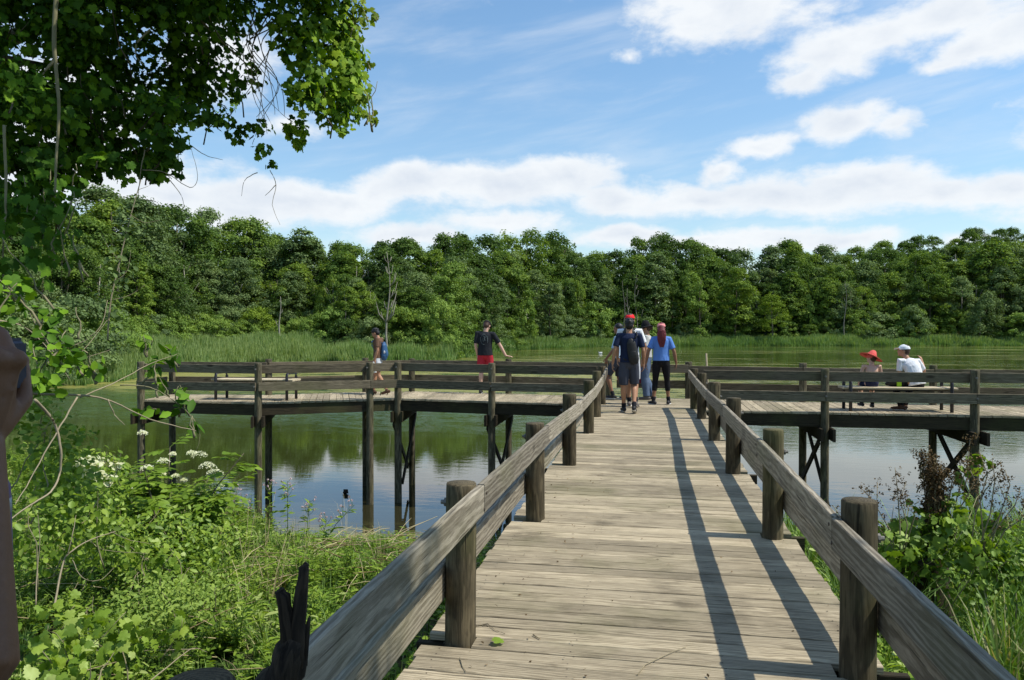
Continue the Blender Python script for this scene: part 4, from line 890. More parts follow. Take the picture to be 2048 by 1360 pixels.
branch('bare_branch', 'tangle of bare curved twigs above the raised hand at the left edge', [(.006, (-20, 560, 4.6), (60, 620, 4.6), (110, 680, 4.6), (150, 690, 4.6), (200, 655, 4.6), (215, 600, 4.7)), (.005, (40, 590, 4.4), (80, 660, 4.4), (130, 720, 4.4), (220, 700, 4.5)), (.004, (90, 720, 4.4), (150, 715, 4.4), (215, 640, 4.6)), (.007, (-10, 640, 4.3), (40, 650, 4.3), (90, 690, 4.3), (140, 760, 4.3))])
branch('dead_sapling', 'tall thin twiggy dead stem rising behind the cattails on the left', [(.02, (215, 680, 12), (222, 600, 12), (240, 520, 12), (262, 430, 12), (290, 330, 12), (300, 290, 12)), (.008, (235, 560, 12), (255, 540, 12), (262, 500, 12)), (.008, (240, 520, 12), (220, 500, 12), (205, 470, 12)), (.006, (262, 430, 12), (290, 445, 12), (320, 440, 12)), (.006, (275, 380, 12), (300, 370, 12), (318, 350, 12)), (.007, (225, 600, 12), (260, 590, 12), (290, 570, 12))], 'twig', 'stem')
leaf_blob('vine_on_stem', 'sparse leaves climbing the thin dead stem on the left', [B(225, 600, 12, 18, 40), B(240, 540, 12, 22, 40), B(258, 450, 12, 20, 40), B(235, 640, 12, 12, 30)], 150, .09, 'palet', 'vine', 39, 'oval', False)

# ------------------------------------------------------------------ overhanging tree at upper left
tx, ty = -7.6, 5.2
T0 = empty('overhanging_tree', (tx, ty, gz(tx, ty))); tag(T0, 'large dark tree draped with vines hanging over the bank at upper left', 'tree')
o = Vector(T0.location); mb = MB()
mb.log([Vector((0, 0, -.3)), Vector((.1, .1, 1.5)), Vector((.35, .2, 3.4)), Vector((.6, .4, 5.4)), Vector((.8, .5, 7.5))], [.30, .25, .21, .16, .08], 14, .08)
mb.build('trunk', M['bark'], T0, True)
limbs = [((-7.2, 5.4, 2.2), (-5.2, 5.6, 3.9), (-3.6, 5.8, 4.5), (-2.6, 5.9, 4.3)), ((-7.1, 5.5, 3.0), (-5.6, 6.2, 4.6), (-4.3, 6.6, 5.2), (-3.2, 6.6, 5.4)), ((-7.2, 5.3, 1.6), (-6.2, 4.9, 3.2), (-5.2, 4.7, 3.6), (-4.1, 4.9, 3.4)), ((-7.0, 5.5, 4), (-6, 6.5, 5.5), (-4.6, 7.0, 6.5), (-3.3, 6.6, 7.1)), ((-6.9, 5.6, 4.5), (-7.2, 7, 6), (-7, 8, 6.8), (-6.4, 8.4, 7.4))]
for L in limbs: MB().log([Vector(q)-o for q in L], [.09, .065, .04, .015], 9, .08).build('limb', M['bark'], T0, True)
can = []
gg = random.Random(12)
def clump(u, v, d, ru, rv): can.append(B(u, v, d, ru, rv, max(ru, rv)*1.1))
for i in range(60): clump(gg.uniform(-160, 430), gg.uniform(-260, 225), gg.uniform(5.0, 7.4), gg.uniform(70, 115), gg.uniform(55, 85))
for i in range(20): clump(gg.uniform(-120, 350), gg.uniform(190, 270), gg.uniform(5.0, 6.6), gg.uniform(34, 60), gg.uniform(24, 42))
for i in range(6): clump(gg.uniform(-100, 60), gg.uniform(300, 440), gg.uniform(4.8, 6.0), gg.uniform(26, 50), gg.uniform(26, 50))
for (u, v, ru, rv) in ((660, 60, 60, 70), (690, 150, 42, 60), (670, 220, 45, 45), (620, 180, 50, 60), (600, 80, 60, 60), (560, 20, 70, 50), (640, -40, 80, 70), (560, -70, 100, 60), (470, -50, 90, 60), (440, 20, 80, 45), (690, -110, 90, 70), (500, -140, 100, 70),
        (370, 90, 60, 70), (385, 175, 45, 55), (400, 235, 48, 28), (440, 240, 34, 22), (480, 262, 34, 26), (520, 262, 30, 26), (300, 240, 50, 40), (335, 280, 30, 22), (500, 160, 34, 34), (520, 300, 26, 18), (545, 325, 14, 16), (590, 260, 26, 26), (600, 290, 14, 14), (470, 190, 16, 24), (690, 262, 16, 10), (350, 310, 16, 12), (245, 330, 34, 22), (250, 365, 16, 12), (160, 350, 26, 30), (190, 300, 40, 24), (90, 330, 40, 40), (705, 190, 28, 60), (700, 100, 30, 60)):
    clump(u, v, 5.6+gg.uniform(-.4, .5), ru*.9, rv*.9)
for i in range(34): clump(gg.uniform(-250, 520), gg.uniform(-800, -120), gg.uniform(4.8, 7.0), gg.uniform(90, 140), gg.uniform(80, 120))  # unseen clumps overhead, added to keep the canopy interior in shade
for i in range(26): clump(gg.uniform(150, 620), gg.uniform(-620, -170), gg.uniform(3.7, 4.9), gg.uniform(90, 130), gg.uniform(80, 110))  # unseen nearer clumps, added to shade the leaves hanging at the left
for i in range(44):
    v_ = gg.uniform(-620, -70); clump(gg.uniform(250, 600-v_*.55), v_, gg.uniform(4.9, 6.8), gg.uniform(80, 120), gg.uniform(60, 90))  # mostly unseen clumps towards the sun, added to darken the canopy inside
lace = [B(gg.uniform(-60, 350), gg.uniform(255, 345), gg.uniform(5.0, 6.4), gg.uniform(24, 46), gg.uniform(16, 30)) for i in range(34)]+[B(gg.uniform(-60, 140), gg.uniform(330, 440), gg.uniform(4.8, 6.0), gg.uniform(20, 40), gg.uniform(16, 34)) for i in range(12)]
leaf_blob('x', '', lace, 1900, .06, 'vine', 'tree', 46, 'grape', True, T0, out=.2, smat='bark', tint=(.0, .9))
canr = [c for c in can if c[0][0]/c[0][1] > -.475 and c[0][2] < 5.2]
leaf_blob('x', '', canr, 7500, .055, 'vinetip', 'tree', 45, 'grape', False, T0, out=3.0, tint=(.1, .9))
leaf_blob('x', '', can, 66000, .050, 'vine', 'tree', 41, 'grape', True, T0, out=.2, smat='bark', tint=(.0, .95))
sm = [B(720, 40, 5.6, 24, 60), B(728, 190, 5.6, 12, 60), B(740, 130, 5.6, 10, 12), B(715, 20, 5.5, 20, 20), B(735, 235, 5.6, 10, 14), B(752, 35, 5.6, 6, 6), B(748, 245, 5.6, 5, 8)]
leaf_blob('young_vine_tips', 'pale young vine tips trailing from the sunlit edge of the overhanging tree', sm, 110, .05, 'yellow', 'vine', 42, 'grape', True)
branch('twig_tangle', 'tangle of bare grey twigs hanging in the gap of the overhanging tree', [(.006, (400, -20, 5.5), (430, 60, 5.5), (470, 100, 5.5), (520, 130, 5.5))]+[(.0045, (500+i*9, 20+i*3, 5.4+.05*i), (520+gg.uniform(-30, 30), 90, 5.4), (530+gg.uniform(-35, 35), 170, 5.4), (535+gg.uniform(-40, 40), 240+gg.uniform(-20, 40), 5.4)) for i in range(10)]+[(.010, (400, 40, 5.6), (450, 90, 5.6), (490, 125, 5.6)), (.004, (560, 30, 5.3), (500, 70, 5.3), (450, 50, 5.3), (430, 30, 5.3))], 'twig', 'twigs', split=True)
branch('twig_tangle', 'thin leafless vine tips dangling below the overhanging tree', [(.004, (290, 300, 5.2), (282, 340, 5.2), (276, 400, 5.2)), (.003, (285, 340, 5.2), (330, 345, 5.2), (380, 375, 5.2), (395, 350, 5.2), (380, 290, 5.2)), (.003, (380, 290, 5.2), (410, 310, 5.2), (445, 320, 5.2)), (.003, (340, 360, 5.2), (362, 390, 5.2), (368, 412, 5.2)), (.003, (540, 340, 5.4), (552, 370, 5.4), (545, 410, 5.4), (560, 450, 5.4)), (.003, (552, 370, 5.4), (530, 392, 5.4)), (.003, (290, 400, 5.2), (315, 405, 5.2), (318, 430, 5.2)), (.003, (515, 345, 5.4), (490, 360, 5.4), (483, 392, 5.4))], 'twig', 'twigs', split=True)
branch('hanging_vine', 'thick bare vine hanging straight down on the far left', [(.014, (120, -80, 4.8), (108, 60, 4.8), (112, 140, 4.8), (118, 220, 4.8), (112, 330, 4.8), (108, 420, 4.8)), (.010, (112, 120, 4.8), (95, 135, 4.8), (85, 150, 4.8)), (.008, (8, 250, 4.6), (12, 400, 4.6), (6, 500, 4.6), (10, 600, 4.6)), (.006, (300, 60, 5.0), (275, 85, 5.0), (272, 110, 5.0), (288, 130, 5.0))], 'vinewood', 'vine', split=True)
# tree behind the viewer that shades the foot of the walkway (seen only from other positions)
def shade_tree(x, y, z0, label):
    e = empty('shade_tree', (x, y, gz(x, y))); tag(e, label, 'tree'); o = Vector(e.location)
    MB().log([(0, 0, -.3), (-.1, .1, 2.5), (-.3, .2, 5), (-.4, .1, 10)], [.28, .23, .17, .06], 12, .08).build('trunk', M['bark'], e, True)
    rg = random.Random(3); bl = []
    for i in range(90):
        xx = rg.uniform(3.2, 7.2); bl.append(((xx, rg.uniform(-5, 2.25), xx*1.48+rg.uniform(-1.5, 3.1)), (rg.uniform(.9, 1.4), rg.uniform(.7, .95), rg.uniform(.6, 1.0))))
    leaf_blob('x', '', bl, 21000, .17, 'vine', 'tree', 44, 'oval', False, e, out=.2); return e
shade_tree(6.6, -1.6, 4.2, 'leafy tree on the right bank behind the viewer that shades the start of the walkway')

# ------------------------------------------------------------------ right bank: vine-covered stump and dead dock plants
sx, sy = atR(1860, 1200, 7.6).x, atR(1860, 1200, 7.6).y
S0 = empty('tree_stump', (sx, sy, gz(sx, sy))); tag(S0, 'dark dead stump wrapped in vines on the right bank', 'stump')
hz_ = atR(1860, 985, 7.6).z-gz(sx, sy)
MB().log([(0, 0, -.3), (.02, 0, .25*hz_), (.0, 0, .6*hz_), (.05, 0, hz_*.93), (.02, 0, hz_*1.07)], [.24, .17, .13, .09, .04], 14, .12).build('trunk', M['dark'], S0, True)
p1 = atR(1880, 1127, 7.1)-S0.location; p0 = atR(1790, 1140, 7.5)-S0.location; d = (p1-p0).normalized()
MB().log([p0, p1], [.055, .05], 12, .06).build('cut_branch', M['bark'], S0, True)
mb = MB(); mb.log([p1+d*.001, p1+d*.004], [.046, .046], 12, .02); c_ = mb.build('cut_face', plain('fresh_cut_wood', (.55, .30, .12), .8, .1, .3, 30), S0)
leaf_blob('grapevine', 'green lobed vine leaves smothering the stump on the right bank', [B(1845, 1060, 7.3, 60, 45), B(1915, 1025, 7.35, 45, 35), B(1780, 1095, 7.1, 50, 45), B(1925, 1075, 7.2, 65, 55), B(1970, 1120, 6.9, 50, 45), B(1960, 935, 7.6, 30, 20), B(1925, 950, 7.6, 18, 18), B(1820, 1120, 6.9, 50, 25), B(2020, 1090, 7.2, 50, 50)], 330, .095, 'herb', 'vine', 51, 'grape', tint=(.0, .75))
leaf_blob('bank_shrub', 'small-leaved green shrub at the base of the stump on the right bank', [B(1860, 1100, 7.2, 80, 60), B(1960, 1150, 6.9, 90, 60), B(1790, 1130, 7.3, 50, 45), B(2050, 1130, 7.0, 60, 60)], 1300, .05, 'herb', 'shrub', 52, 'oval', tint=(.0, .6))
def dock(name, label, stems, seed, dens=34):
    g = np.random.default_rng(seed); b = stems[0]; e = empty(name, tuple(b[0])); tag(e, label, 'weed'); o = Vector(e.location); mb = MB(); parts = []
    for st in stems:
        P = [Vector(q)-o for q in st]; mb.log(P, [.006, .005, .004, .0025][:len(P)], 5, .1)
        for j in range(dens):
            t = g.uniform(.35, 1)*(len(P)-1); k = min(len(P)-2, int(t)); c = P[k].lerp(P[k+1], t-k); tw = Vector(g.normal(size=3))*.035*(1.3-t/len(P)*.6); tw.z = abs(tw.z)
            K = 6; dd = g.normal(size=(K, 3)); pp = np.array(c+tw)[None]+dd*.009
            v, f, t_ = scatter(LEAFQ*[1.5, 1, 1], LEAFQF, pp, rot_from(dd, g.uniform(0, 6.28, K)), g.uniform(.010, .018, K)); parts.append((v, f, t_))
    V, F, T = join(parts); mb.build('stems', M['twig'], e, True); np_mesh('seed_heads', V, F, T, M['dockseed'], e); return e
def st(*q): return [atR(u, v, d) for u, v, d in q]
leaf_blob('dead_vine_mass', 'dark brown mass of dead vine hanging over the top of the stump', [B(1862, 945, 7.35, 16, 40), B(1868, 1000, 7.35, 24, 40), B(1878, 980, 7.4, 12, 26), B(1848, 925, 7.35, 8, 24)], 1300, .026, 'dockseed', 'vine', 53, 'oval', tint=(0, .6))
dock('dead_dock', 'brown dead seed stalks fanning left of the stump over the water', [st((1800, 1140, 7), (1780, 1060, 7), (1745, 1000, 7), (1718, 972, 7)), st((1800, 1140, 7), (1800, 1050, 7), (1795, 980, 7), (1790, 935, 7)), st((1790, 1150, 7), (1760, 1100, 7), (1752, 1050, 7), (1755, 965, 7)), st((1800, 1130, 7), (1815, 1050, 7), (1800, 1000, 7), (1812, 965, 7)), st((1790, 1150, 7), (1740, 1110, 7), (1700, 1060, 7), (1665, 1010, 7)), st((1800, 1150, 7), (1780, 1080, 7), (1730, 1030, 7), (1740, 980, 7)), st((1800, 1130, 7), (1830, 1030, 7), (1810, 1010, 7), (1780, 990, 7))], 61, 24)
dock('dead_dock', 'brown dead seed stalks right of the stump against the water', [st((1950, 1120, 7), (1980, 1030, 7), (1990, 960, 7), (1985, 920, 7)), st((1950, 1120, 7), (2000, 1030, 7), (2020, 970, 7), (2010, 940, 7)), st((1950, 1120, 7), (1990, 1060, 7), (2030, 1010, 7), (2040, 980, 7)), st((1970, 1130, 7), (2010, 1060, 7), (2040, 1040, 7), (2060, 1010, 7)), st((1940, 1110, 7), (1950, 1030, 7), (1970, 980, 7), (2005, 940, 7)), st((1970, 1120, 7), (1960, 1000, 7), (1975, 950, 7), (1960, 905, 7)), st((1960, 1130, 7), (1985, 1080, 7), (2010, 1000, 7), (1995, 960, 7))], 62, 24)
dock('dead_dock', 'thick brown seed heads gathered around the top of the stump', [st((1860, 1060, 7.4), (1865, 1000, 7.4), (1862, 950, 7.4), (1858, 900, 7.4)), st((1860, 1060, 7.4), (1880, 990, 7.4), (1880, 960, 7.4), (1875, 925, 7.4)), st((1860, 1060, 7.4), (1850, 990, 7.4), (1845, 930, 7.4), (1838, 905, 7.4)), st((1900, 1060, 7.4), (1915, 990, 7.4), (1935, 930, 7.4), (1940, 880, 7.4)), st((1870, 1060, 7.3), (1900, 990, 7.3), (1905, 960, 7.3), (1890, 940, 7.3)), st((1870, 1040, 7.3), (1870, 980, 7.3), (1880, 950, 7.3), (1865, 935, 7.3)), st((1890, 1060, 7.3), (1930, 1000, 7.3), (1950, 960, 7.3), (1930, 920, 7.3)), st((1860, 1040, 7.3), (1855, 990, 7.3), (1870, 960, 7.3), (1860, 945, 7.3))], 63, 60)
# forked black dead branch beside the nearest left post
p = [atR(u, v, 1.72) for u, v in ((560, 1400), (575, 1330), (577, 1290), (571, 1230), (563, 1180))]; z = lambda u, v, d=1.72: atR(u, v, d)
FB = MB(); FB.log([z(470, 1500), z(505, 1440), z(530, 1400), z(556, 1368), z(575, 1340), z(578, 1315), z(582, 1296), z(590, 1275)], [.06, .052, .047, .045, .038, .036, .031, .022], 22, .16)
FB.log([z(573, 1330), z(578, 1290), z(576, 1262), z(571, 1230), z(569, 1212), z(566, 1192), z(560, 1184), z(566, 1176)], [.021, .0175, .017, .0150, .0125, .0130, .0105, .004], 16, .2)
FB.log([z(587, 1330), z(592, 1290), z(595, 1255), z(600, 1215), z(603, 1180), z(607, 1152), z(608, 1136), z(614, 1126)], [.027, .021, .019, .0150, .0145, .0120, .0110, .005], 16, .2)
FB.log([z(606, 1330), z(612, 1270), z(619, 1235)], [.010, .008, .003], 8, .1)
tag(FB.build('dead_branch', M['black'], None, True), 'forked black dead branch sticking up beside the railing at bottom left', 'branch')
# swan on the far water
def swan(x, y):
    e = empty('swan', (x, y, WATER)); e.scale = (.66, .66, .5); tag(e, 'white swan swimming on the pond left of the group', 'swan')
    b = bmesh.new(); bmesh.ops.create_uvsphere(b, u_segments=20, v_segments=12, radius=1)
    for v in b.verts:
        t = v.co.x; v.co = Vector((t*.48, v.co.y*.24, v.co.z*.22*(1+.25*t)+.10+(.10*max(0, t)**2)))
    me = bpy.data.meshes.new('body'); b.to_mesh(me); me.polygons.foreach_set('use_smooth', [True]*len(me.polygons)); link('body', me, M['white_f'], e)
    nk = MB(); nk.log([(-.34, 0, .16), (-.42, 0, .26), (-.38, 0, .34), (-.32, 0, .38), (-.38, 0, .43), (-.48, 0, .40), (-.56, 0, .36)], [.09, .06, .045, .04, .045, .05, .02], 10, .02); nk.build('neck', M['white_f'], e, True)
    MB().log([(-.56, 0, .36), (-.66, 0, .32)], [.022, .008], 8, 0).build('beak', plain('orange_beak', (.6, .2, .04)), e, True)
M['white_f'] = plain('white_feathers', (.82, .82, .80), .7, .2, .05)
swan(-7.76, 132.8)
pb = atR(691, 986, 14.2)
cl = MB().log([Vector((-.05, 0, -.02)), Vector((-.02, .01, .02)), Vector((.04, 0, .03)), Vector((.07, 0, -.01))], [.03, .06, .05, .02], 8, .2).build('floating_clump', M['black'], None, True)
pw = ray(691, 988); tt = (WATER-EYE)/pw.z; cl.location = (pw.x*tt, pw.y*tt, WATER+.03); tag(cl, 'small dark clump floating on the blue water between the piles', 'debris')
# twigs and leaves lying on the planks
def decktwig(label, pts, r=.003):
    e = MB(); P = [Vector((x, y, .006)) for x, y in pts]; e.log(P, [r*(1-.5*i/len(P)) for i in range(len(P))], 5, .2); tag(e.build('twig', M['twig'], None, True), label, 'twig')
def gd(u, v): r = ray(u, v); t = -EYE/r.z; return (r.x*t, r.y*t)
decktwig('longest bent twig lying on the planks near the bottom of the picture', [gd(1275, 1352), gd(1290, 1332), gd(1320, 1318), gd(1350, 1304), gd(1373, 1296)])
decktwig('short twig by the foot of the nearest left post', [gd(950, 1255), gd(975, 1250), gd(990, 1262), gd(1010, 1270)])
decktwig('small twig on the left planks below the nearest left post', [gd(920, 1318), gd(925, 1335), gd(932, 1345)])
decktwig('tiny twig on the left side of the planks', [gd(1066, 1272), gd(1080, 1280)], .004)
lf = np_mesh('fallen_leaf', GRAPE*.06, GRAPEF, np.full(len(GRAPE), .6), M['herb']); q = gd(1000, 1292); lf.location = (q[0], q[1], .02); lf.rotation_euler = (.2, .1, .7); tag(lf, 'pale green fallen leaf beside the nearest left post', 'leaf')

# leaf litter caught along the left posts
g = np.random.default_rng(77); n = 150; lx = np.concatenate([g.uniform(-1.0, -.45, n-50), g.uniform(-.5, 1.0, 50)]); ly = np.concatenate([g.uniform(3.0, 8.5, n-50), g.uniform(3.0, 9, 50)])
dn = g.normal(size=(n, 3))*.35+[0, 0, 1]; V, F, T = scatter(LEAFQ*[.8, 1, 1], LEAFQF, np.stack([lx, ly, np.full(n, .006)], 1), rot_from(dn, g.uniform(0, 6.28, n)), g.uniform(.008, .028, n))
ob = np_mesh('leaf_litter', V, F, T, M['dockseed']); tag(ob, 'small bits of dry leaf litter on the planks by the left posts', 'leaf litter', None, 'stuff')
# ================================================================== people
def skin(name, col): 
    m, t, o = new_mat(name); g = t.n.new('ShaderNodeTexCoord').outputs['Object']; n = t.noise(g, 35, 5, .65); k = t.noise(g, 320, 3, .6)
    c = t.mix(t.m('ADD', t.m('MULTIPLY', n, .7), t.m('MULTIPLY', k, .3)), tuple(q*.68 for q in col), tuple(min(1, q*1.28) for q in col))
    princ(t, o, c, .52, .35, t.bump(t.m('ADD', n, t.m('MULTIPLY', k, .35)), .25, .004)); return m
SK = {'tan': skin('tan_skin', (.42, .22, .13)), 'light': skin('light_skin', (.62, .38, .28)), 'brown': skin('brown_skin', (.26, .13, .075)), 'deep': skin('deep_skin', (.16, .075, .04))}
HAIRM = {'black': plain('black_hair', (.012, .010, .010), .45, .4, .4, 60, .6), 'red': plain('dark_red_braids', (.13, .015, .02), .5, .4, .5, 45, .8), 'brown': plain('brown_hair', (.06, .03, .018), .5, .4, .4, 60, .6)}
EYEM = plain('eye_dark', (.02, .015, .012), .2, .5, .1)
def tube(bm, pts, rad, side=(1, 0, 0), n=14, cap=1.0):
    """closed loft of elliptical sections; rad: (rx along side, ry) or r"""
    P = [Vector(p) for p in pts]; side = Vector(side); rings = []; K = len(P)
    for k, p in enumerate(P):
        d = (P[min(k+1, K-1)]-P[max(k-1, 0)]).normalized(); a = side-d*side.dot(d)
        if a.length < .2: a = d.orthogonal()
        a.normalize(); b = d.cross(a); r = rad[k]; rx, ry = r if isinstance(r, tuple) else (r, r)
        rings.append([bm.verts.new(p+a*math.cos(2*math.pi*i/n)*rx+b*math.sin(2*math.pi*i/n)*ry) for i in range(n)])
    def capend(k, sgn):
        p = P[k]; q = P[k+1] if sgn < 0 else P[k-1]; d = (p-q).normalized(); r = rad[k]; r = min(r) if isinstance(r, tuple) else r
        prev = rings[k]; 
        for f, h in ((.8, .5), (.4, .85)):
            c = [bm.verts.new(p+(v.co-p)*f+d*r*h*cap) for v in rings[k]]
            for i in range(n):
                j = (i+1) % n; bm.faces.new((prev[i], prev[j], c[j], c[i]) if sgn > 0 else (prev[j], prev[i], c[i], c[j]))
            prev = c
        bm.faces.new(prev if sgn > 0 else list(reversed(prev)))
    for k in range(K-1):
        for i in range(n):
            j = (i+1) % n; bm.faces.new((rings[k][i], rings[k][j], rings[k+1][j], rings[k+1][i]))
    capend(0, -1); capend(K-1, 1)
def ball(bm, c, r, rot=None, seg=18):
    M_ = Matrix.Translation(Vector(c)) @ (rot.to_4x4() if rot else Matrix()) @ Matrix.Diagonal((*r, 1))
    bmesh.ops.create_uvsphere(bm, u_segments=seg, v_segments=seg//2+2, radius=1, matrix=M_)
DG = None
def remesh(name, bm, vox, mat, parent, smooth=2, cut=None):
    """one continuous surface from overlapping closed lofts"""
    bmesh.ops.recalc_face_normals(bm, faces=bm.faces); me = bpy.data.meshes.new('tmp'); bm.to_mesh(me); bm.free()
    ob = bpy.data.objects.new('tmp', me); COL.objects.link(ob)
    r = ob.modifiers.new('r', 'REMESH'); r.mode = 'VOXEL'; r.voxel_size = vox
    s = ob.modifiers.new('s', 'SMOOTH'); s.factor = .5; s.iterations = smooth
    dg = bpy.context.evaluated_depsgraph_get(); m2 = bpy.data.meshes.new_from_object(ob.evaluated_get(dg)); bpy.data.objects.remove(ob); bpy.data.meshes.remove(me)
    m2.name = name; m2.materials.clear(); m2.polygons.foreach_set('use_smooth', [True]*len(m2.polygons)); m2.update()
    return link(name, m2, mat, parent)
def hand(bm, w_, d, n, curl=.35, s=1.0, thumb=1):
    """palm + five separate fingers. w_: wrist, d: direction, n: palm normal (palm faces n), thumb side sign"""
    d = Vector(d).normalized(); n = Vector(n); n = (n-d*n.dot(d)).normalized(); sd = d.cross(n)*thumb
    pw = Vector(w_); tube(bm, [pw, pw+d*.035*s, pw+d*.09*s], [(.026*s, .017*s), (.039*s, .015*s), (.041*s, .012*s)], sd, 12)
    for i, (o, L) in enumerate(((.030, .072), (.010, .08), (-.011, .075), (-.031, .058))):
        p = pw+d*.088*s+sd*o*s; a = d.copy(); pts = [p-d*.02*s, p]
        for j, f in enumerate((.45, .3, .25)):
            c = curl*(1+.15*i)*(.8 if j == 0 else 1.2); a = (a*math.cos(c)+n*math.sin(c)).normalized(); nn = (n*math.cos(c)-d*math.sin(c)); p = p+a*L*f*s; pts.append(p)
        tube(bm, pts, [.0098*s, .0095*s, .0088*s, .008*s, .0068*s], sd, 8)
    p = pw+d*.02*s+sd*.028*s; a = (d*.6+sd*.75+n*.25).normalized(); q = p+a*.038*s; a2 = (d*.85+sd*.25+n*.45).normalized(); r_ = q+a2*.03*s
    tube(bm, [p-a*.01*s, q, r_, r_+a2*.022*s], [.013*s, .0115*s, .0095*s, .008*s], sd, 8)
DEF = dict(pel=(0, 0, .96), che=(0, .0, 1.26), nek=(0, -.01, 1.46), head=(0, .02, 1.62), hy=0, hp=0,
    shL=(-.185, -.01, 1.415), elL=(-.235, -.03, 1.14), wrL=(-.24, .05, .90), shR=(.185, -.01, 1.415), elR=(.235, -.03, 1.14), wrR=(.24, .05, .90),
    hiL=(-.09, 0, .92), knL=(-.10, .02, .50), anL=(-.105, -.02, .085), hiR=(.09, 0, .92), knR=(.10, .02, .50), anR=(.105, -.02, .085), toL=(-.15, 1, 0), toR=(.15, 1, 0),
    hdL=(0, .1, -1), hdR=(0, .1, -1), hnL=(1, 0, 0), hnR=(-1, 0, 0), cuL=.35, cuR=.35, build=1.0)
def person(label, x, y, rz, s, pose, wear, z=0, vox=.0075, group=None):
    J = dict(DEF); J.update(pose); V = {k: Vector(q) if isinstance(q, tuple) else q for k, q in J.items()}
    e = empty('person', (x, y, z), rz); e.scale = (s, s, s); tag(e, label, 'person', group); B_ = J['build']; skm = SK[wear.get('skin', 'tan')]
    sd = (V['shR']-V['shL']).normalized(); sp = [V['pel'], V['che'], V['nek']]
    def spine(t):        # t 0 pelvis .. 1 neck
        a, b, c = sp; return a*(1-t)**2+b*2*t*(1-t)+c*t*t if False else (a.lerp(b, t*2) if t < .5 else b.lerp(c, t*2-1))
    hs = (V['hiR']-V['hiL']).normalized()
    bm = bmesh.new()
    fem = wear.get('fem', 0)
    TR = [(-.10, .13, .10), (0, .158+.012*fem, .108), (.16, .145-.008*fem, .098), (.34, .145-.01*fem, .098), (.62, .168, .11), (.8, .172, .105), (.92, .12, .082), (1, .062, .062)]
    tor = [(spine(max(0, t)) if t >= 0 else V['pel']+(V['pel']-V['che']).normalized()*.07, rx*B_, ry*B_) for t, rx, ry in TR]
    tube(bm, [q[0] for q in tor], [(q[1]*.93, q[2]*.93) for q in tor], sd, 20)
    hR = Euler((-J['hp'], 0, J['hy'])).to_matrix(); H = V['head']
    hv = lambda a, b, c: H+hR @ Vector((a, b, c))
    tube(bm, [V['nek']-Vector((0, 0, .05)), V['nek'], hv(0, -.015, -.05)], [.066, .056, .054], (1, 0, 0))
    ball(bm, hv(0, -.012, .025), (.075, .094, .095), hR); ball(bm, hv(0, .022, -.035), (.056, .066, .072), hR)
    tube(bm, [hv(0, .078, .022), hv(0, .096, -.012), hv(0, .090, -.022)], [.009, .013, .011], (1, 0, 0), 8)      # nose
    ball(bm, hv(0, .080, -.052), (.024, .012, .009), hR, 10); ball(bm, hv(0, .070, -.085), (.025, .018, .016), hR, 10)   # lips, chin
    ball(bm, hv(0, .072, .035), (.05, .018, .010), hR, 10)
    for q in (-1, 1): ball(bm, hv(q*.076, -.008, -.005), (.010, .020, .032), hR, 10)
    for S_ in 'LR':
        sh, el_, wr = V['sh'+S_], V['el'+S_], V['wr'+S_]; f = V['che'].lerp(V['nek'], .7)
        tube(bm, [sh.lerp(f, .35), sh, sh.lerp(el_, .35), el_, el_.lerp(wr, .3), wr], [.055*B_, .053*B_, .046*B_, .037*B_, .040*B_, .026*B_], (0, 1, 0), 12)
        hand(bm, wr, J['hd'+S_], J['hn'+S_], J['cu'+S_], 1.0, (1 if S_ == 'R' else -1)*J.get('th'+S_, 1))
        hi, kn, an = V['hi'+S_], V['kn'+S_], V['an'+S_]
        tube(bm, [hi+(hi-kn).normalized()*.03, hi.lerp(kn, .15), hi.lerp(kn, .5), kn, kn.lerp(an, .28), kn.lerp(an, .7), an], [.082*B_, .086*B_, .07*B_, .052, .057, .038, .034], hs, 14)
        to = V['to'+S_].normalized(); tube(bm, [an-to*.035+Vector((0, 0, -.035)), an+to*.05+Vector((0, 0, -.045)), an+to*.13+Vector((0, 0, -.058))], [(.03, .028), (.038, .025), (.036, .015)], hs)
    if vox < .006:      # knuckles, wrist bone and tendons of the near hand
        w0, d_, n_ = V['wrR'], V['hdR'].normalized(), Vector(J['hnR']); n_ = (n_-d_*n_.dot(d_)).normalized(); s_ = d_.cross(n_)*J.get('thR', 1)
        for o in (.030, .010, -.011, -.031):
            k_ = w0+d_*.09+s_*o-n_*.008; ball(bm, k_, (.0115, .0115, .0125), None, 12)
            tube(bm, [w0+d_*.01+s_*o*.35-n_*.013, w0+d_*.05+s_*o*.7-n_*.0125, k_], [.0045, .0045, .006], s_, 8)
        ball(bm, w0-s_*.02-n_*.008, (.012, .012, .014), None, 12)
    body = remesh('body', bm, vox, skm, e)
    for q in (-1, 1):
        bm = bmesh.new(); ball(bm, hv(q*.03, .070, .018), (.011, .008, .007), hR, 10); me = bpy.data.meshes.new('eye'); bm.to_mesh(me); bm.free(); link('eye', me, EYEM, e)
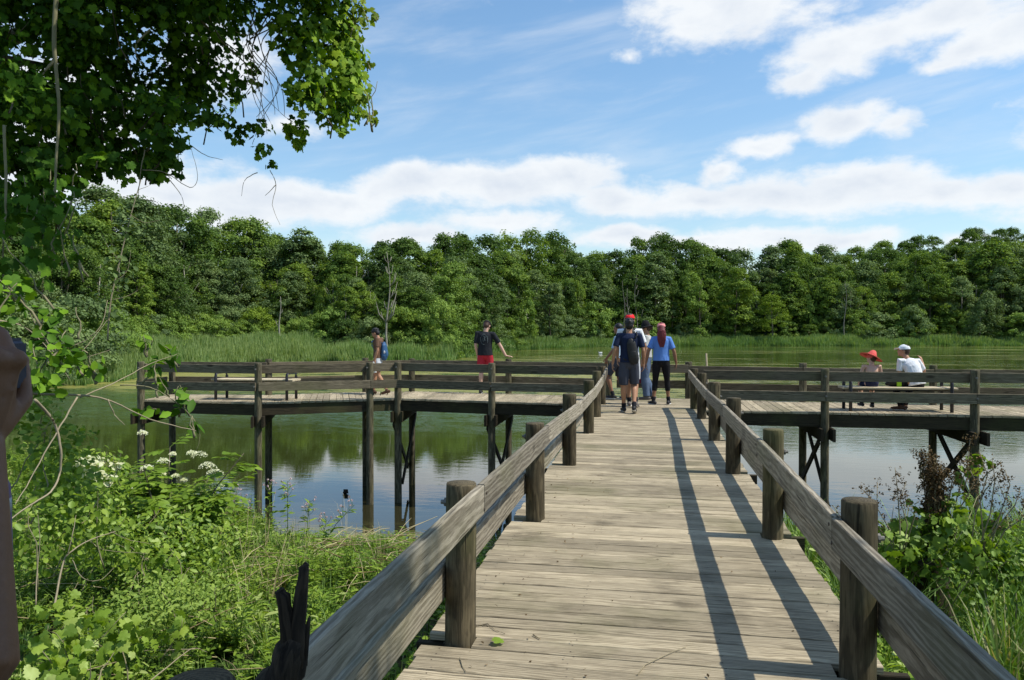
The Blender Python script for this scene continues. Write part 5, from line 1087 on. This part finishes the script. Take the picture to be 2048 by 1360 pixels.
    # shirt
    if 'shirt' in wear:
        bm = bmesh.new(); hem = wear.get('hem', 0); P = []; Rr = []
        d0 = (V['pel']-V['che']).normalized()
        P.append(V['pel']+d0*hem); Rr.append((.185*B_, .128*B_))
        for t, rx, ry in ((.0, .180, .125), (.18, .17, .118), (.36, .168, .118), (.62, .182, .124), (.80, .186, .118), (.92, .13, .092), (1, .068, .070)): P.append(spine(t)); Rr.append((rx*B_, ry*B_))
        tube(bm, P, Rr, sd, 22, .12); sl = wear.get('sleeve', .75)
        for S_ in 'LR':
            sh, el_ = V['sh'+S_], V['el'+S_]; f = V['che'].lerp(V['nek'], .75)
            if sl > 0: tube(bm, [sh.lerp(f, .5), sh, sh.lerp(el_, sl*.5), sh.lerp(el_, sl)], [.062*B_, .066*B_, .060*B_, .062*B_], (0, 1, 0), 14, .15)
        remesh('shirt', bm, .010, wear['shirt'], e, 1)
    if 'pants' in wear:
        bm = bmesh.new(); L = wear.get('leg', .85); d0 = (V['che']-V['pel']).normalized(); fl = wear.get('flare', .012)
        tube(bm, [V['pel']+d0*.06, V['pel'], V['pel']-d0*.07], [(.163*B_, .112*B_), (.172*B_, .12*B_), (.15*B_, .11*B_)], hs, 20)
        for S_ in 'LR':
            hi, kn, an = V['hi'+S_], V['kn'+S_], V['an'+S_]; c = [hi+(hi-kn).normalized()*.02]; r_ = [.088*B_]
            seg = [(.2, .096), (.55, .084+fl*.6), (1, .062+fl), (1.3, .066+fl*1.1), (1.7, .048+fl*1.2), (2, .046+fl*1.3)]
            for t, q in seg:
                if t > L*1.0+1e-6 and L < 2:
                    break
                c.append(hi.lerp(kn, t) if t <= 1 else kn.lerp(an, t-1)); r_.append(q*B_)
            t = L; q = np.interp(t, [a for a, b in seg], [b for a, b in seg])
            if L < 2: c.append(hi.lerp(kn, t) if t <= 1 else kn.lerp(an, t-1)); r_.append(float(q)*B_)
            tube(bm, c, r_, hs, 16, .15)
        remesh('trousers' if L > 1.3 else 'shorts', bm, .009, wear['pants'], e, 1)
    for S_ in 'LR':
        an = V['an'+S_]; to = V['to'+S_].normalized(); up = Vector((0, 0, 1)); up = (up-to*up.dot(to)).normalized(); hs2 = to.cross(up)
        bm = bmesh.new(); c = an-up*.045
        tube(bm, [c-to*.06, c+to*.02, c+to*.10, c+to*.165], [(.036, .038), (.042, .042), (.044, .030), (.034, .018)], hs2, 14); tube(bm, [an-up*.03, an+up*.01], [.042, .040], hs2, 12)
        sh_ = remesh('shoe', bm, .008, wear['shoes'], e, 1)
        bm = bmesh.new(); c = an-up*.077; tube(bm, [c-to*.055, c+to*.02, c+to*.10, c+to*.16], [(.036, .010), (.042, .010), (.045, .010), (.032, .010)], hs2, 14)
        me = bpy.data.meshes.new('sole'); bm.to_mesh(me); bm.free(); link('sole', me, wear.get('sole', WHT), sh_)
        if 'sock' in wear:
            kn = V['kn'+S_]; bm = bmesh.new(); tube(bm, [an, an.lerp(kn, .16)], [.042, .044], hs, 14); remesh('sock', bm, .008, wear['sock'], e, 1)
    # hair
    hm = wear.get('hair')
    if hm:
        bm = bmesh.new(); ball(bm, hv(0, -.028, .042), (.086, .096, .093), hR, 20)
        ball(bm, hv(0, -.055, -.005), (.074, .065, .08), hR, 16)
        if wear.get('messy'):
            rg = random.Random(int(x*100));
            for i in range(26):
                a = rg.uniform(0, 6.28); b = rg.uniform(.1, 1.4); ball(bm, hv(math.cos(a)*math.cos(b)*.08, -.03+math.sin(a)*math.cos(b)*.09, .045+math.sin(b)*.085), (.022, .022, .018), hR, 8)
        if wear.get('tail'):
            tube(bm, [hv(0, -.10, .04), hv(0, -.135, -.05), hv(.01, -.135, -.17), hv(.005, -.125, -.30), hv(0, -.12, -.36)], [(.06, .04), (.082, .045), (.088, .046), (.065, .038), (.02, .02)], (1, 0, 0), 12)
            for i in range(12):
                a = -.085+.0155*i; tube(bm, [hv(a*.6, -.12, .0), hv(a, -.165+.01*(i % 3), -.12), hv(a*.95, -.16, -.24), hv(a*.5, -.14, -.36-.02*(i % 3))], [.013, .013, .011, .007], (1, 0, 0), 6)
        if wear.get('bun'): ball(bm, hv(0, -.12, -.01), (.04, .045, .05), hR, 12)
        remesh('hair', bm, .008, HAIRM[hm], e, 1)
    if 'cap' in wear:
        c = empty('cap', (0, 0, 0)); c.parent = e; bm = bmesh.new()
        bmesh.ops.create_uvsphere(bm, u_segments=24, v_segments=14, radius=1, matrix=Matrix.Translation(hv(0, -.02, .045)) @ hR.to_4x4() @ Matrix.Diagonal((.090, .106, .088, 1)))
        cut = hv(0, -.02, .038); nrm = hR @ Vector((0, .12, 1)); bmesh.ops.bisect_plane(bm, geom=bm.verts[:]+bm.edges[:]+bm.faces[:], plane_co=cut, plane_no=nrm, clear_inner=True)
        me = bpy.data.meshes.new('crown'); bm.to_mesh(me); bm.free(); me.polygons.foreach_set('use_smooth', [True]*len(me.polygons)); link('cap_crown', me, wear['cap'], c)
        if not wear.get('nobrim'):
            bw = wear.get('brimdir', 1); bm = bmesh.new(); tube(bm, [hv(0, .05*bw, .05), hv(0, .10*bw, .046), hv(0, .155*bw, .034)], [(.072, .007), (.070, .006), (.048, .005)], (1, 0, 0), 16)
            me = bpy.data.meshes.new('brim'); bm.to_mesh(me); bm.free(); me.polygons.foreach_set('use_smooth', [True]*len(me.polygons)); link('brim', me, wear.get('capbrim', wear['cap']), c)
    if 'hat' in wear:
        c = empty('hat', (0, 0, 0)); c.parent = e; w1 = wear.get('hatw', .15); bm = bmesh.new(); tl = wear.get('hattilt', (0, 0)); R2 = hR @ Euler((tl[0], tl[1], 0)).to_matrix()
        h2 = lambda a, b, cc: hv(0, -.015, .05)+R2 @ Vector((a, b, cc))
        tube(bm, [h2(0, 0, -.01), h2(0, 0, .04), h2(0, 0, .075)], [(.092, .108), (.088, .102), (.070, .085)], R2 @ Vector((1, 0, 0)), 24); me = bpy.data.meshes.new('c'); bm.to_mesh(me); bm.free(); me.polygons.foreach_set('use_smooth', [True]*len(me.polygons)); link('hat_crown', me, wear['hat'], c)
        vs = []; fs = []; n = 32
        for k, (rr, dz) in enumerate(((.088, .0), (w1*.75, -.008), (w1, -.030), (w1, -.036), (w1*.75, -.014), (.084, -.006))):
            for i in range(n):
                t = 2*math.pi*i/n; vs.append(h2(math.cos(t)*rr, math.sin(t)*rr*1.08, dz+.010*math.sin(2*t+1)*(rr > .1)))
        for k in range(6):
            for i in range(n): fs.append((k*n+i, k*n+(i+1) % n, ((k+1) % 6)*n+(i+1) % n, ((k+1) % 6)*n+i))
        me = bpy.data.meshes.new('b'); me.from_pydata(vs, [], fs); me.polygons.foreach_set('use_smooth', [True]*len(fs)); link('hat_brim', me, wear['hat'], c)
    return e, V
def pack(e, V, label, mat, w_=.13, h=.21, d=.08, lower=0, strap=True, offx=0, tilt=0, parent=None):
    """backpack behind a torso; a thing of its own, placed in the wearer's frame"""
    b = empty('backpack', tuple(e.location), e.rotation_euler.z); b.scale = e.scale; tag(b, label, 'backpack')
    up = (V['nek']-V['pel']).normalized(); sd = (V['shR']-V['shL']).normalized(); bk = up.cross(sd).normalized()*-1
    bk = -(sd.cross(up).normalized())*-1
    if bk.y > 0: bk = -bk
    c = V['che']+bk*(.105+d*.6)-up*lower+sd*offx; bm = bmesh.new(); sdt = (sd+up*tilt).normalized(); upt = (up-sd*tilt).normalized()
    tube(bm, [c-upt*h, c-upt*h*.7, c, c+upt*h*.7, c+upt*h], [(w_*.8, d*.75), (w_, d), (w_, d), (w_*.85, d*.8), (w_*.5, d*.45)], sdt, 20)
    remesh('bag', bm, .008, mat, b, 2)
    bm = bmesh.new(); q = c+bk*d*.8-upt*h*.35; tube(bm, [q-upt*h*.3, q, q+upt*h*.3], [(w_*.6, d*.3), (w_*.72, d*.35), (w_*.62, d*.28)], sdt, 16); remesh('pocket', bm, .008, mat, b, 1)
    if strap:
        for s in (-1, 1):
            sh = V['sh'+('R' if s > 0 else 'L')]; top = V['che'].lerp(V['nek'], .85)+sd*s*.105; fr = V['che']+sd*s*.12-bk*.125; lo = V['che'].lerp(V['pel'], .5)+sd*s*.155-bk*.03
            me = MB(); me.log([c+upt*h*.75+sd*s*.05, top+up*.045, V['che'].lerp(V['nek'], .55)+sd*s*.11-bk*.125, fr, lo, c-upt*h*.7+sd*s*.08], [.016, .018, .018, .016, .012, .010], 8, 0); me.build('strap', mat, b, True)
    return b
WHT = plain('white_rubber', (.7, .7, .68), .6, .3, .1)
C = dict(navy=cloth('navy_cotton', (.014, .022, .055)), grey=cloth('grey_shorts_cloth', (.055, .06, .08)), blue=cloth('blue_cotton', (.11, .24, .60)), blk=cloth('black_cotton', (.012, .012, .014)), char=cloth('charcoal_cotton', (.020, .022, .027)), white=cloth('white_cotton', (.78, .79, .82)),
    red=cloth('red_cloth', (.45, .03, .045)), cap=cloth('red_cap_cloth', (.80, .03, .04)), pink=cloth('pink_cap_cloth', (.75, .28, .28)), sky=cloth('pale_blue_cotton', (.42, .56, .72)), brown=cloth('brown_cotton', (.13, .075, .048)), lightsh=cloth('pale_grey_cloth', (.55, .57, .60)),
    jean=cloth('blue_denim', (.10, .14, .22)), stone=cloth('stone_grey_cotton', (.42, .42, .40)), blackbag=plain('black_nylon', (.022, .022, .022), .55, .3, .3, 50, .4), bluebag=plain('blue_nylon', (.03, .09, .20), .55, .3, .3, 50, .4), coral=cloth('coral_straw', (.72, .13, .11)), shoe=plain('black_shoe', (.02, .02, .023), .6, .3, .3, 60, .3),
    gshoe=plain('grey_shoe', (.16, .14, .13), .7, .2, .3, 60, .3), bshoe=plain('brown_shoe', (.10, .055, .035), .7, .2, .3, 60, .3), maroon=cloth('maroon_cloth', (.16, .012, .04)), peach=cloth('peach_cloth', (.72, .36, .27)), sock=cloth('black_sock', (.015, .016, .022)), nv=cloth('dark_navy_cloth', (.02, .025, .06)), wcap=cloth('white_cap_cloth', (.80, .82, .88)))
def gp(u, v): r = ray(u, v); t = -EYE/r.z; return r.x*t, r.y*t
# navy shirt man walking away
p = gp(1258, 826)
e, V = person('man walking away in a navy shirt and grey shorts, nearest of the group', p[0], p[1], R(4), 1.02, dict(build=.95, hp=.1, head=(0.0, .03, 1.60), knL=(-.10, .03, .50), anL=(-.09, .12, .10), toL=(-.2, 1, -.05), knR=(.10, .10, .52), anR=(.085, -.14, .13), toR=(.15, 1, -.35), elL=(-.26, -.06, 1.16), wrL=(-.30, .0, .90), elR=(.255, -.02, 1.14), wrR=(.27, .10, .90)),
    dict(shirt=C['navy'], pants=C['grey'], leg=.95, flare=.03, shoes=C['shoe'], sock=C['sock'], hair='black', messy=1, skin='tan', hem=.03))
pack(e, V, 'black sling bag worn crosswise on the back of the navy shirt', C['blackbag'], .095, .21, .055, .12, False, .055, .18)
sb = MB(); q = lambda a: e.matrix_world @ Vector(a)
sl_ = MB(); sl_.log([Vector((.10, -.165, 1.36)), Vector((.135, -.135, 1.43)), Vector((.13, -.05, 1.475)), Vector((.08, .09, 1.41)), Vector((-.06, .13, 1.2)), Vector((-.165, .02, 1.03)), Vector((-.06, -.15, .98))], [.014]*7, 6, 0)
bags = [o for o in COL.objects if o.name.startswith('backpack')]; sl_.build('strap', C['blackbag'], bags[-1], True)
# pale blue shirt man stepping, half hidden
p = gp(1237, 800)
person('man in a pale blue shirt looking left, half hidden behind the navy shirt', p[0], p[1], R(75), .97, dict(hy=R(10), hp=.1, knL=(-.10, .24, .56), anL=(-.10, .10, .12), anR=(.1, -.16, .10), wrR=(.22, .08, .92), elL=(-.23, .05, 1.15), wrL=(-.22, .22, .95), cuL=.9),
    dict(shirt=C['sky'], pants=C['grey'], leg=.9, flare=.025, shoes=C['shoe'], sock=C['sock'], hair='black', skin='brown', sleeve=.9))
# white shirt man with red cap and pack
p = gp(1264, 822)
e, V = person('tall man in a white shirt and bright red cap among the group', p[0]-.06, p[1]+.85, R(-6), 1.075, dict(elR=(.27, .02, 1.15), wrR=(.25, .16, .93), anR=(.13, -.16, .11), toR=(.2, 1, -.4), anL=(-.02, .1, .09), knL=(-.05, .08, .5)),
    dict(shirt=C['white'], pants=C['lightsh'], leg=.95, flare=.03, shoes=C['gshoe'], sock=C['sock'], cap=C['cap'], brimdir=1, hair='brown', skin='tan', sleeve=.8))
pack(e, V, 'black backpack on the back of the white shirt', C['blackbag'], .14, .22, .08, .0)
# dark hat person facing left
p = gp(1293, 798)
e, V = person('person in a wide black hat, grey top and jeans facing left at the far railing', p[0], p[1]-.1, R(80), .98, dict(hp=.2, elR=(.23, .0, 1.14), wrR=(.24, .12, .92), cuR=.9, knR=(.10, .05, .5), anR=(.11, -.12, .09)),
    dict(shirt=C['stone'], pants=C['jean'], leg=2, flare=.026, shoes=C['gshoe'], sole=C['gshoe'], hat=C['blk'], hatw=.165, hair='brown', bun=1, skin='tan', fem=1))
bg_ = MB(); hp_ = e.matrix_basis @ Vector((.24, .16, .80)); bm = bmesh.new(); tube(bm, [hp_+Vector((0, 0, -.40)), hp_+Vector((0, 0, -.36)), hp_+Vector((0, 0, -.2)), hp_+Vector((0, 0, -.08))], [(.07, .05), (.085, .06), (.085, .05), (.05, .02)], (1, 0, 0), 18)
tb = empty('hand_bag', tuple(hp_)); tag(tb, 'dark maroon cloth bag hanging from the hand of the person in the black hat', 'bag')
for v in bm.verts: v.co -= hp_
me = bpy.data.meshes.new('bag_body'); bm.to_mesh(me); bm.free(); me.polygons.foreach_set('use_smooth', [True]*len(me.polygons)); link('bag_body', me, C['maroon'], tb)
MB().log([(-.05, 0, -.10), (-.035, 0, .0), (0, 0, .03), (.035, 0, 0), (.05, 0, -.10)], [.007]*5, 8, 0).build('handle', C['blk'], tb, True)
# woman in blue
p = gp(1322, 809)
person('woman in a blue shirt, black leggings and pink cap with long dark red braids', p[0], p[1], R(3), .975, dict(build=1.0, shL=(-.165, -.01, 1.395), shR=(.165, -.01, 1.395), knL=(-.12, .03, .5), anL=(-.16, -.02, .085), toL=(-.7, 1, 0), anR=(.16, .06, .085), toR=(.25, 1, 0), knR=(.13, .05, .5), elL=(-.27, -.04, 1.14), wrL=(-.32, .02, .88), elR=(.27, -.03, 1.13), wrR=(.32, .04, .88)),
    dict(shirt=C['blue'], pants=C['blk'], leg=1.5, flare=-.004, shoes=C['shoe'], sock=C['sock'], cap=C['pink'], hair='red', tail=1, skin='brown', fem=1, hem=.02, sleeve=.75))
# man in black tee touching the post
p = gp(970, 787)
e, V = person('man in a black shirt and red shorts with his hand on a railing post', p[0], p[1]+.02, R(-3), 1.04, dict(hp=.55, hy=R(-12), head=(.03, .06, 1.58), nek=(.01, .01, 1.45), elR=(.33, .06, 1.16), wrR=(.475, .10, .885), hdR=(1, .15, -.1), hnR=(0, 0, -1), cuR=.12, shR=(.195, .0, 1.39), elL=(-.215, -.05, 1.14), wrL=(-.20, .05, .9), knR=(.11, .1, .52), anR=(.1, .2, .085)),
    dict(shirt=C['char'], pants=C['red'], leg=.75, flare=.035, shoes=C['shoe'], sock=C['sock'], cap=C['blk'], hair='brown', skin='light', sleeve=.85, hem=.06, build=1))
# faint round line drawing printed on the back of the black shirt
sh = [c for c in e.children if c.name.startswith('shirt')][0]; bvh = BVHTree.FromPolygons([v.co for v in sh.data.vertices], [tuple(p.vertices) for p in sh.data.polygons])
mb = MB(); cz = 1.27
def onback(x_, z_):
    h = bvh.ray_cast(Vector((x_, -1, z_)), Vector((0, 1, 0))); return (h[0]+Vector((0, -.003, 0))) if h[0] else Vector((x_, -.12, z_))
strokes = [[(math.cos(t)*.082+.0, cz+math.sin(t)*.115) for t in np.linspace(-.3, 4.9, 26)], [(-.045, cz-.03), (-.01, cz+.09), (.015, cz+.07), (.01, cz-.04)], [(-.02, cz-.06), (.02, cz+.02), (.045, cz+.08)], [(.0, cz+.02), (.04, cz-.02)], [(.085, cz+.08), (.092, cz-.02), (.085, cz-.08)], [(-.03, cz+.13), (.02, cz+.14)]]
for s_ in strokes: mb.log([onback(a, b) for a, b in s_], [.0032]*len(s_), 5, 0)
mb.build('shirt_print', plain('pale_ink', (.18, .22, .22), .8, .1), sh)
# walker on the left pier
p = gp(768, 786)
e, V = person('person in a brown shirt and pale shorts walking left with lowered head', p[0]-.02, p[1]-.35, R(90), .935, dict(hp=.45, head=(0, .08, 1.57), nek=(0, .01, 1.45), knR=(.09, .12, .50), anR=(.09, .16, .09), knL=(-.1, -.04, .50), anL=(-.1, -.26, .12), toL=(0, 1, -.25), elL=(-.20, -.05, 1.14), wrL=(-.20, .03, .90), elR=(.2, -.02, 1.13), wrR=(.2, .05, .9), cuL=.9),
    dict(shirt=C['brown'], pants=C['lightsh'], leg=.72, flare=.04, shoes=C['bshoe'], sole=C['bshoe'], hair='black', messy=1, skin='tan', sleeve=.7, hem=.02))
pack(e, V, 'blue backpack with a small white patch worn by the person in the brown shirt', C['bluebag'], .13, .20, .085, .14)
b = [o for o in COL.objects if o.name.startswith('backpack')][-1]
bm = bmesh.new(); ball(bm, V['che']+Vector((-.115, -.20, -.17)), (.012, .028, .04), None, 12); me = bpy.data.meshes.new('p'); bm.to_mesh(me); bm.free(); link('patch', me, WHT, b)
def bottle(name, label, loc, rot, r, h, mat, bandmat=None, capmat=None):
    e = empty(name, loc); e.rotation_euler = rot; tag(e, label, 'bottle'); mb = MB(); mb.log([(0, 0, 0), (0, 0, .008), (0, 0, h*.78), (0, 0, h*.86), (0, 0, h*.9)], [r*.9, r, r, r*.8, r*.5], 20, 0); mb.build('bottle_body', mat, e, True)
    mb = MB(); mb.log([(0, 0, h*.895), (0, 0, h*.90), (0, 0, h*.98), (0, 0, h)], [r*.5, r*.62, r*.60, r*.5], 18, 0); mb.build('bottle_cap', capmat or mat, e, True)
    if bandmat: mb = MB(); mb.log([(0, 0, h*.60), (0, 0, h*.601), (0, 0, h*.70), (0, 0, h*.701)], [r, r*1.02, r*1.02, r], 20, 0); mb.build('band', bandmat, e, True)
    return e
hw = e.matrix_basis @ Vector((-.21, .06, .84))
bottle('water_bottle', 'white water bottle in the hand of the person in the brown shirt', (hw.x+.05, hw.y, hw.z-.26), (0, R(-10), 0), .034, .27, WHT)
# seated two on the right bench (facing the water, backs to the viewer)
bx, by = 4.73, 16.03
def seated(dx, **k):
    d = dict(pel=(0, 0, .56), che=(0, -.02, .84), nek=(0, .03, 1.03), head=(0, .07, 1.19), shL=(-.175, .0, .99), shR=(.175, .0, .99), hiL=(-.09, .05, .54), hiR=(.09, .05, .54), knL=(-.13, .42, .50), knR=(.13, .42, .50), anL=(-.12, .30, .085), anR=(.12, .30, .085),
        elL=(-.23, .05, .74), wrL=(-.16, .26, .62), elR=(.23, .05, .74), wrR=(.16, .26, .62), hdL=(.2, 1, -.2), hdR=(-.2, 1, -.2), hnL=(0, 0, -1), hnR=(0, 0, -1)); d.update(k); return d
e, V = person('seated child with a bare back in a wide coral red sun hat', 4.27, 16.00, R(4), .86, seated(0, hy=R(40), build=.86, pel=(0, -.02, .615), hiL=(-.09, .03, .60), hiR=(.09, .03, .60), che=(0, -.03, .84), nek=(.01, .02, 1.02), head=(.0, .04, 1.17), knL=(-.12, .40, .56), knR=(.14, .40, .56), anL=(-.11, .30, .15), anR=(.13, .32, .12)),
    dict(pants=C['nv'], leg=.7, flare=0, shoes=C['shoe'], sock=C['sock'], hat=C['coral'], hatw=.235, hattilt=(.18, .42), hair='brown', skin='light', fem=1))
e, V = person('adult in a white shirt and white cap seated on the right bench', 5.07, 16.02, R(12), 1.0, seated(0, build=.88, hy=R(68), hp=-.05, pel=(0.02, 0, .54), che=(-.02, .05, .80), nek=(-.09, .14, .985), head=(-.14, .20, 1.14), shL=(-.25, .12, .96), shR=(.09, .08, .95), elL=(-.24, .14, .70), wrL=(-.20, .34, .60), elR=(.25, .14, .74), wrR=(.30, .30, .92), hdR=(-.2, .3, 1), knL=(-.2, .40, .50), knR=(.16, .42, .50), anL=(-.20, .16, .085), anR=(-.02, .34, .085), toL=(-1, .6, 0)),
    dict(shirt=C['white'], pants=C['blk'], leg=2, flare=.01, shoes=C['bshoe'], cap=C['wcap'], hair='brown', skin='tan', sleeve=.75, hem=.04))
# things on the bench
tg = empty('carry_bag', (4.72, 16.10, .46)); tag(tg, 'black bag with a lime green panel on the bench between the two seated people', 'bag')
bm = bmesh.new(); tube(bm, [(-.14, 0, .05), (-.06, 0, .075), (.10, 0, .075), (.16, 0, .06)], [(.045, .04), (.07, .075), (.07, .075), (.05, .06)], (0, 1, 0), 14); me = bpy.data.meshes.new('bag_body'); bm.to_mesh(me); bm.free(); me.polygons.foreach_set('use_smooth', [True]*len(me.polygons)); link('bag_body', me, C['blackbag'], tg)
MB().beam((.055, -.078, .002), (.055, -.078, .155), .085, .03, up=(0, 1, 0), ch=.008).build('lime_panel', plain('lime_green', (.35, .62, .02), .5, .3, .05), tg)
# the person whose raised arm stands at the left edge
# local frame = world axes, facing the pond
pose = dict(pel=(-.0, -.02, .97), che=(.0, .0, 1.27), nek=(0, .03, 1.45), head=(0, .07, 1.60), hy=R(0), shL=(-.18, .0, 1.40), shR=(.18, .03, 1.39), elR=(.243, .33, 1.13), wrR=(.164, .42, 1.43), hdR=(.10, .02, 1), hnR=(-1, .15, 0), cuR=.75, thR=-1, elL=(-.25, .14, 1.15), wrL=(-.08, .50, 1.20), hdL=(.9, .5, .0), hnL=(.3, .7, 0), cuL=.8)
PX, PY = -.862, .295
e, V = person('person at the left edge, showing only a shaded raised forearm and fist', PX, PY, 0, 1.0, pose, dict(shirt=C['nv'], pants=C['jean'], leg=2, flare=.015, shoes=C['shoe'], hair='black', skin='deep', sleeve=.7), vox=.0045)
cm = empty('compact_camera', (-.750, .77, 1.51)); tag(cm, 'small dark camera held up in the raised fist at the left edge', 'camera')
bm = bmesh.new(); bmesh.ops.create_cube(bm, size=1, matrix=Matrix.Diagonal((.11, .03, .062, 1))); bmesh.ops.bevel(bm, geom=bm.edges[:], offset=.006, segments=3, affect='EDGES'); me = bpy.data.meshes.new('camera_body'); bm.to_mesh(me); bm.free(); link('camera_body', me, plain('dark_blue_plastic', (.015, .02, .045), .35, .5, .1), cm)
MB().log([(0, .014, 0), (0, .03, 0), (0, .036, 0)], [.023, .022, .018], 20, 0).build('lens', plain('lens_black', (.01, .01, .012), .2, .5), cm, True)
purple = plain('purple_plastic', (.12, .08, .18), .4, .4, .08)
bottle('water_bottle', 'purple bottle with a grey band just behind the raised forearm', (-.912, .95, 1.175), (R(4), R(2), 0), .032, .20, purple, plain('grey_band', (.30, .32, .34), .4, .4), plain('dark_purple_cap', (.03, .015, .05), .5, .4))
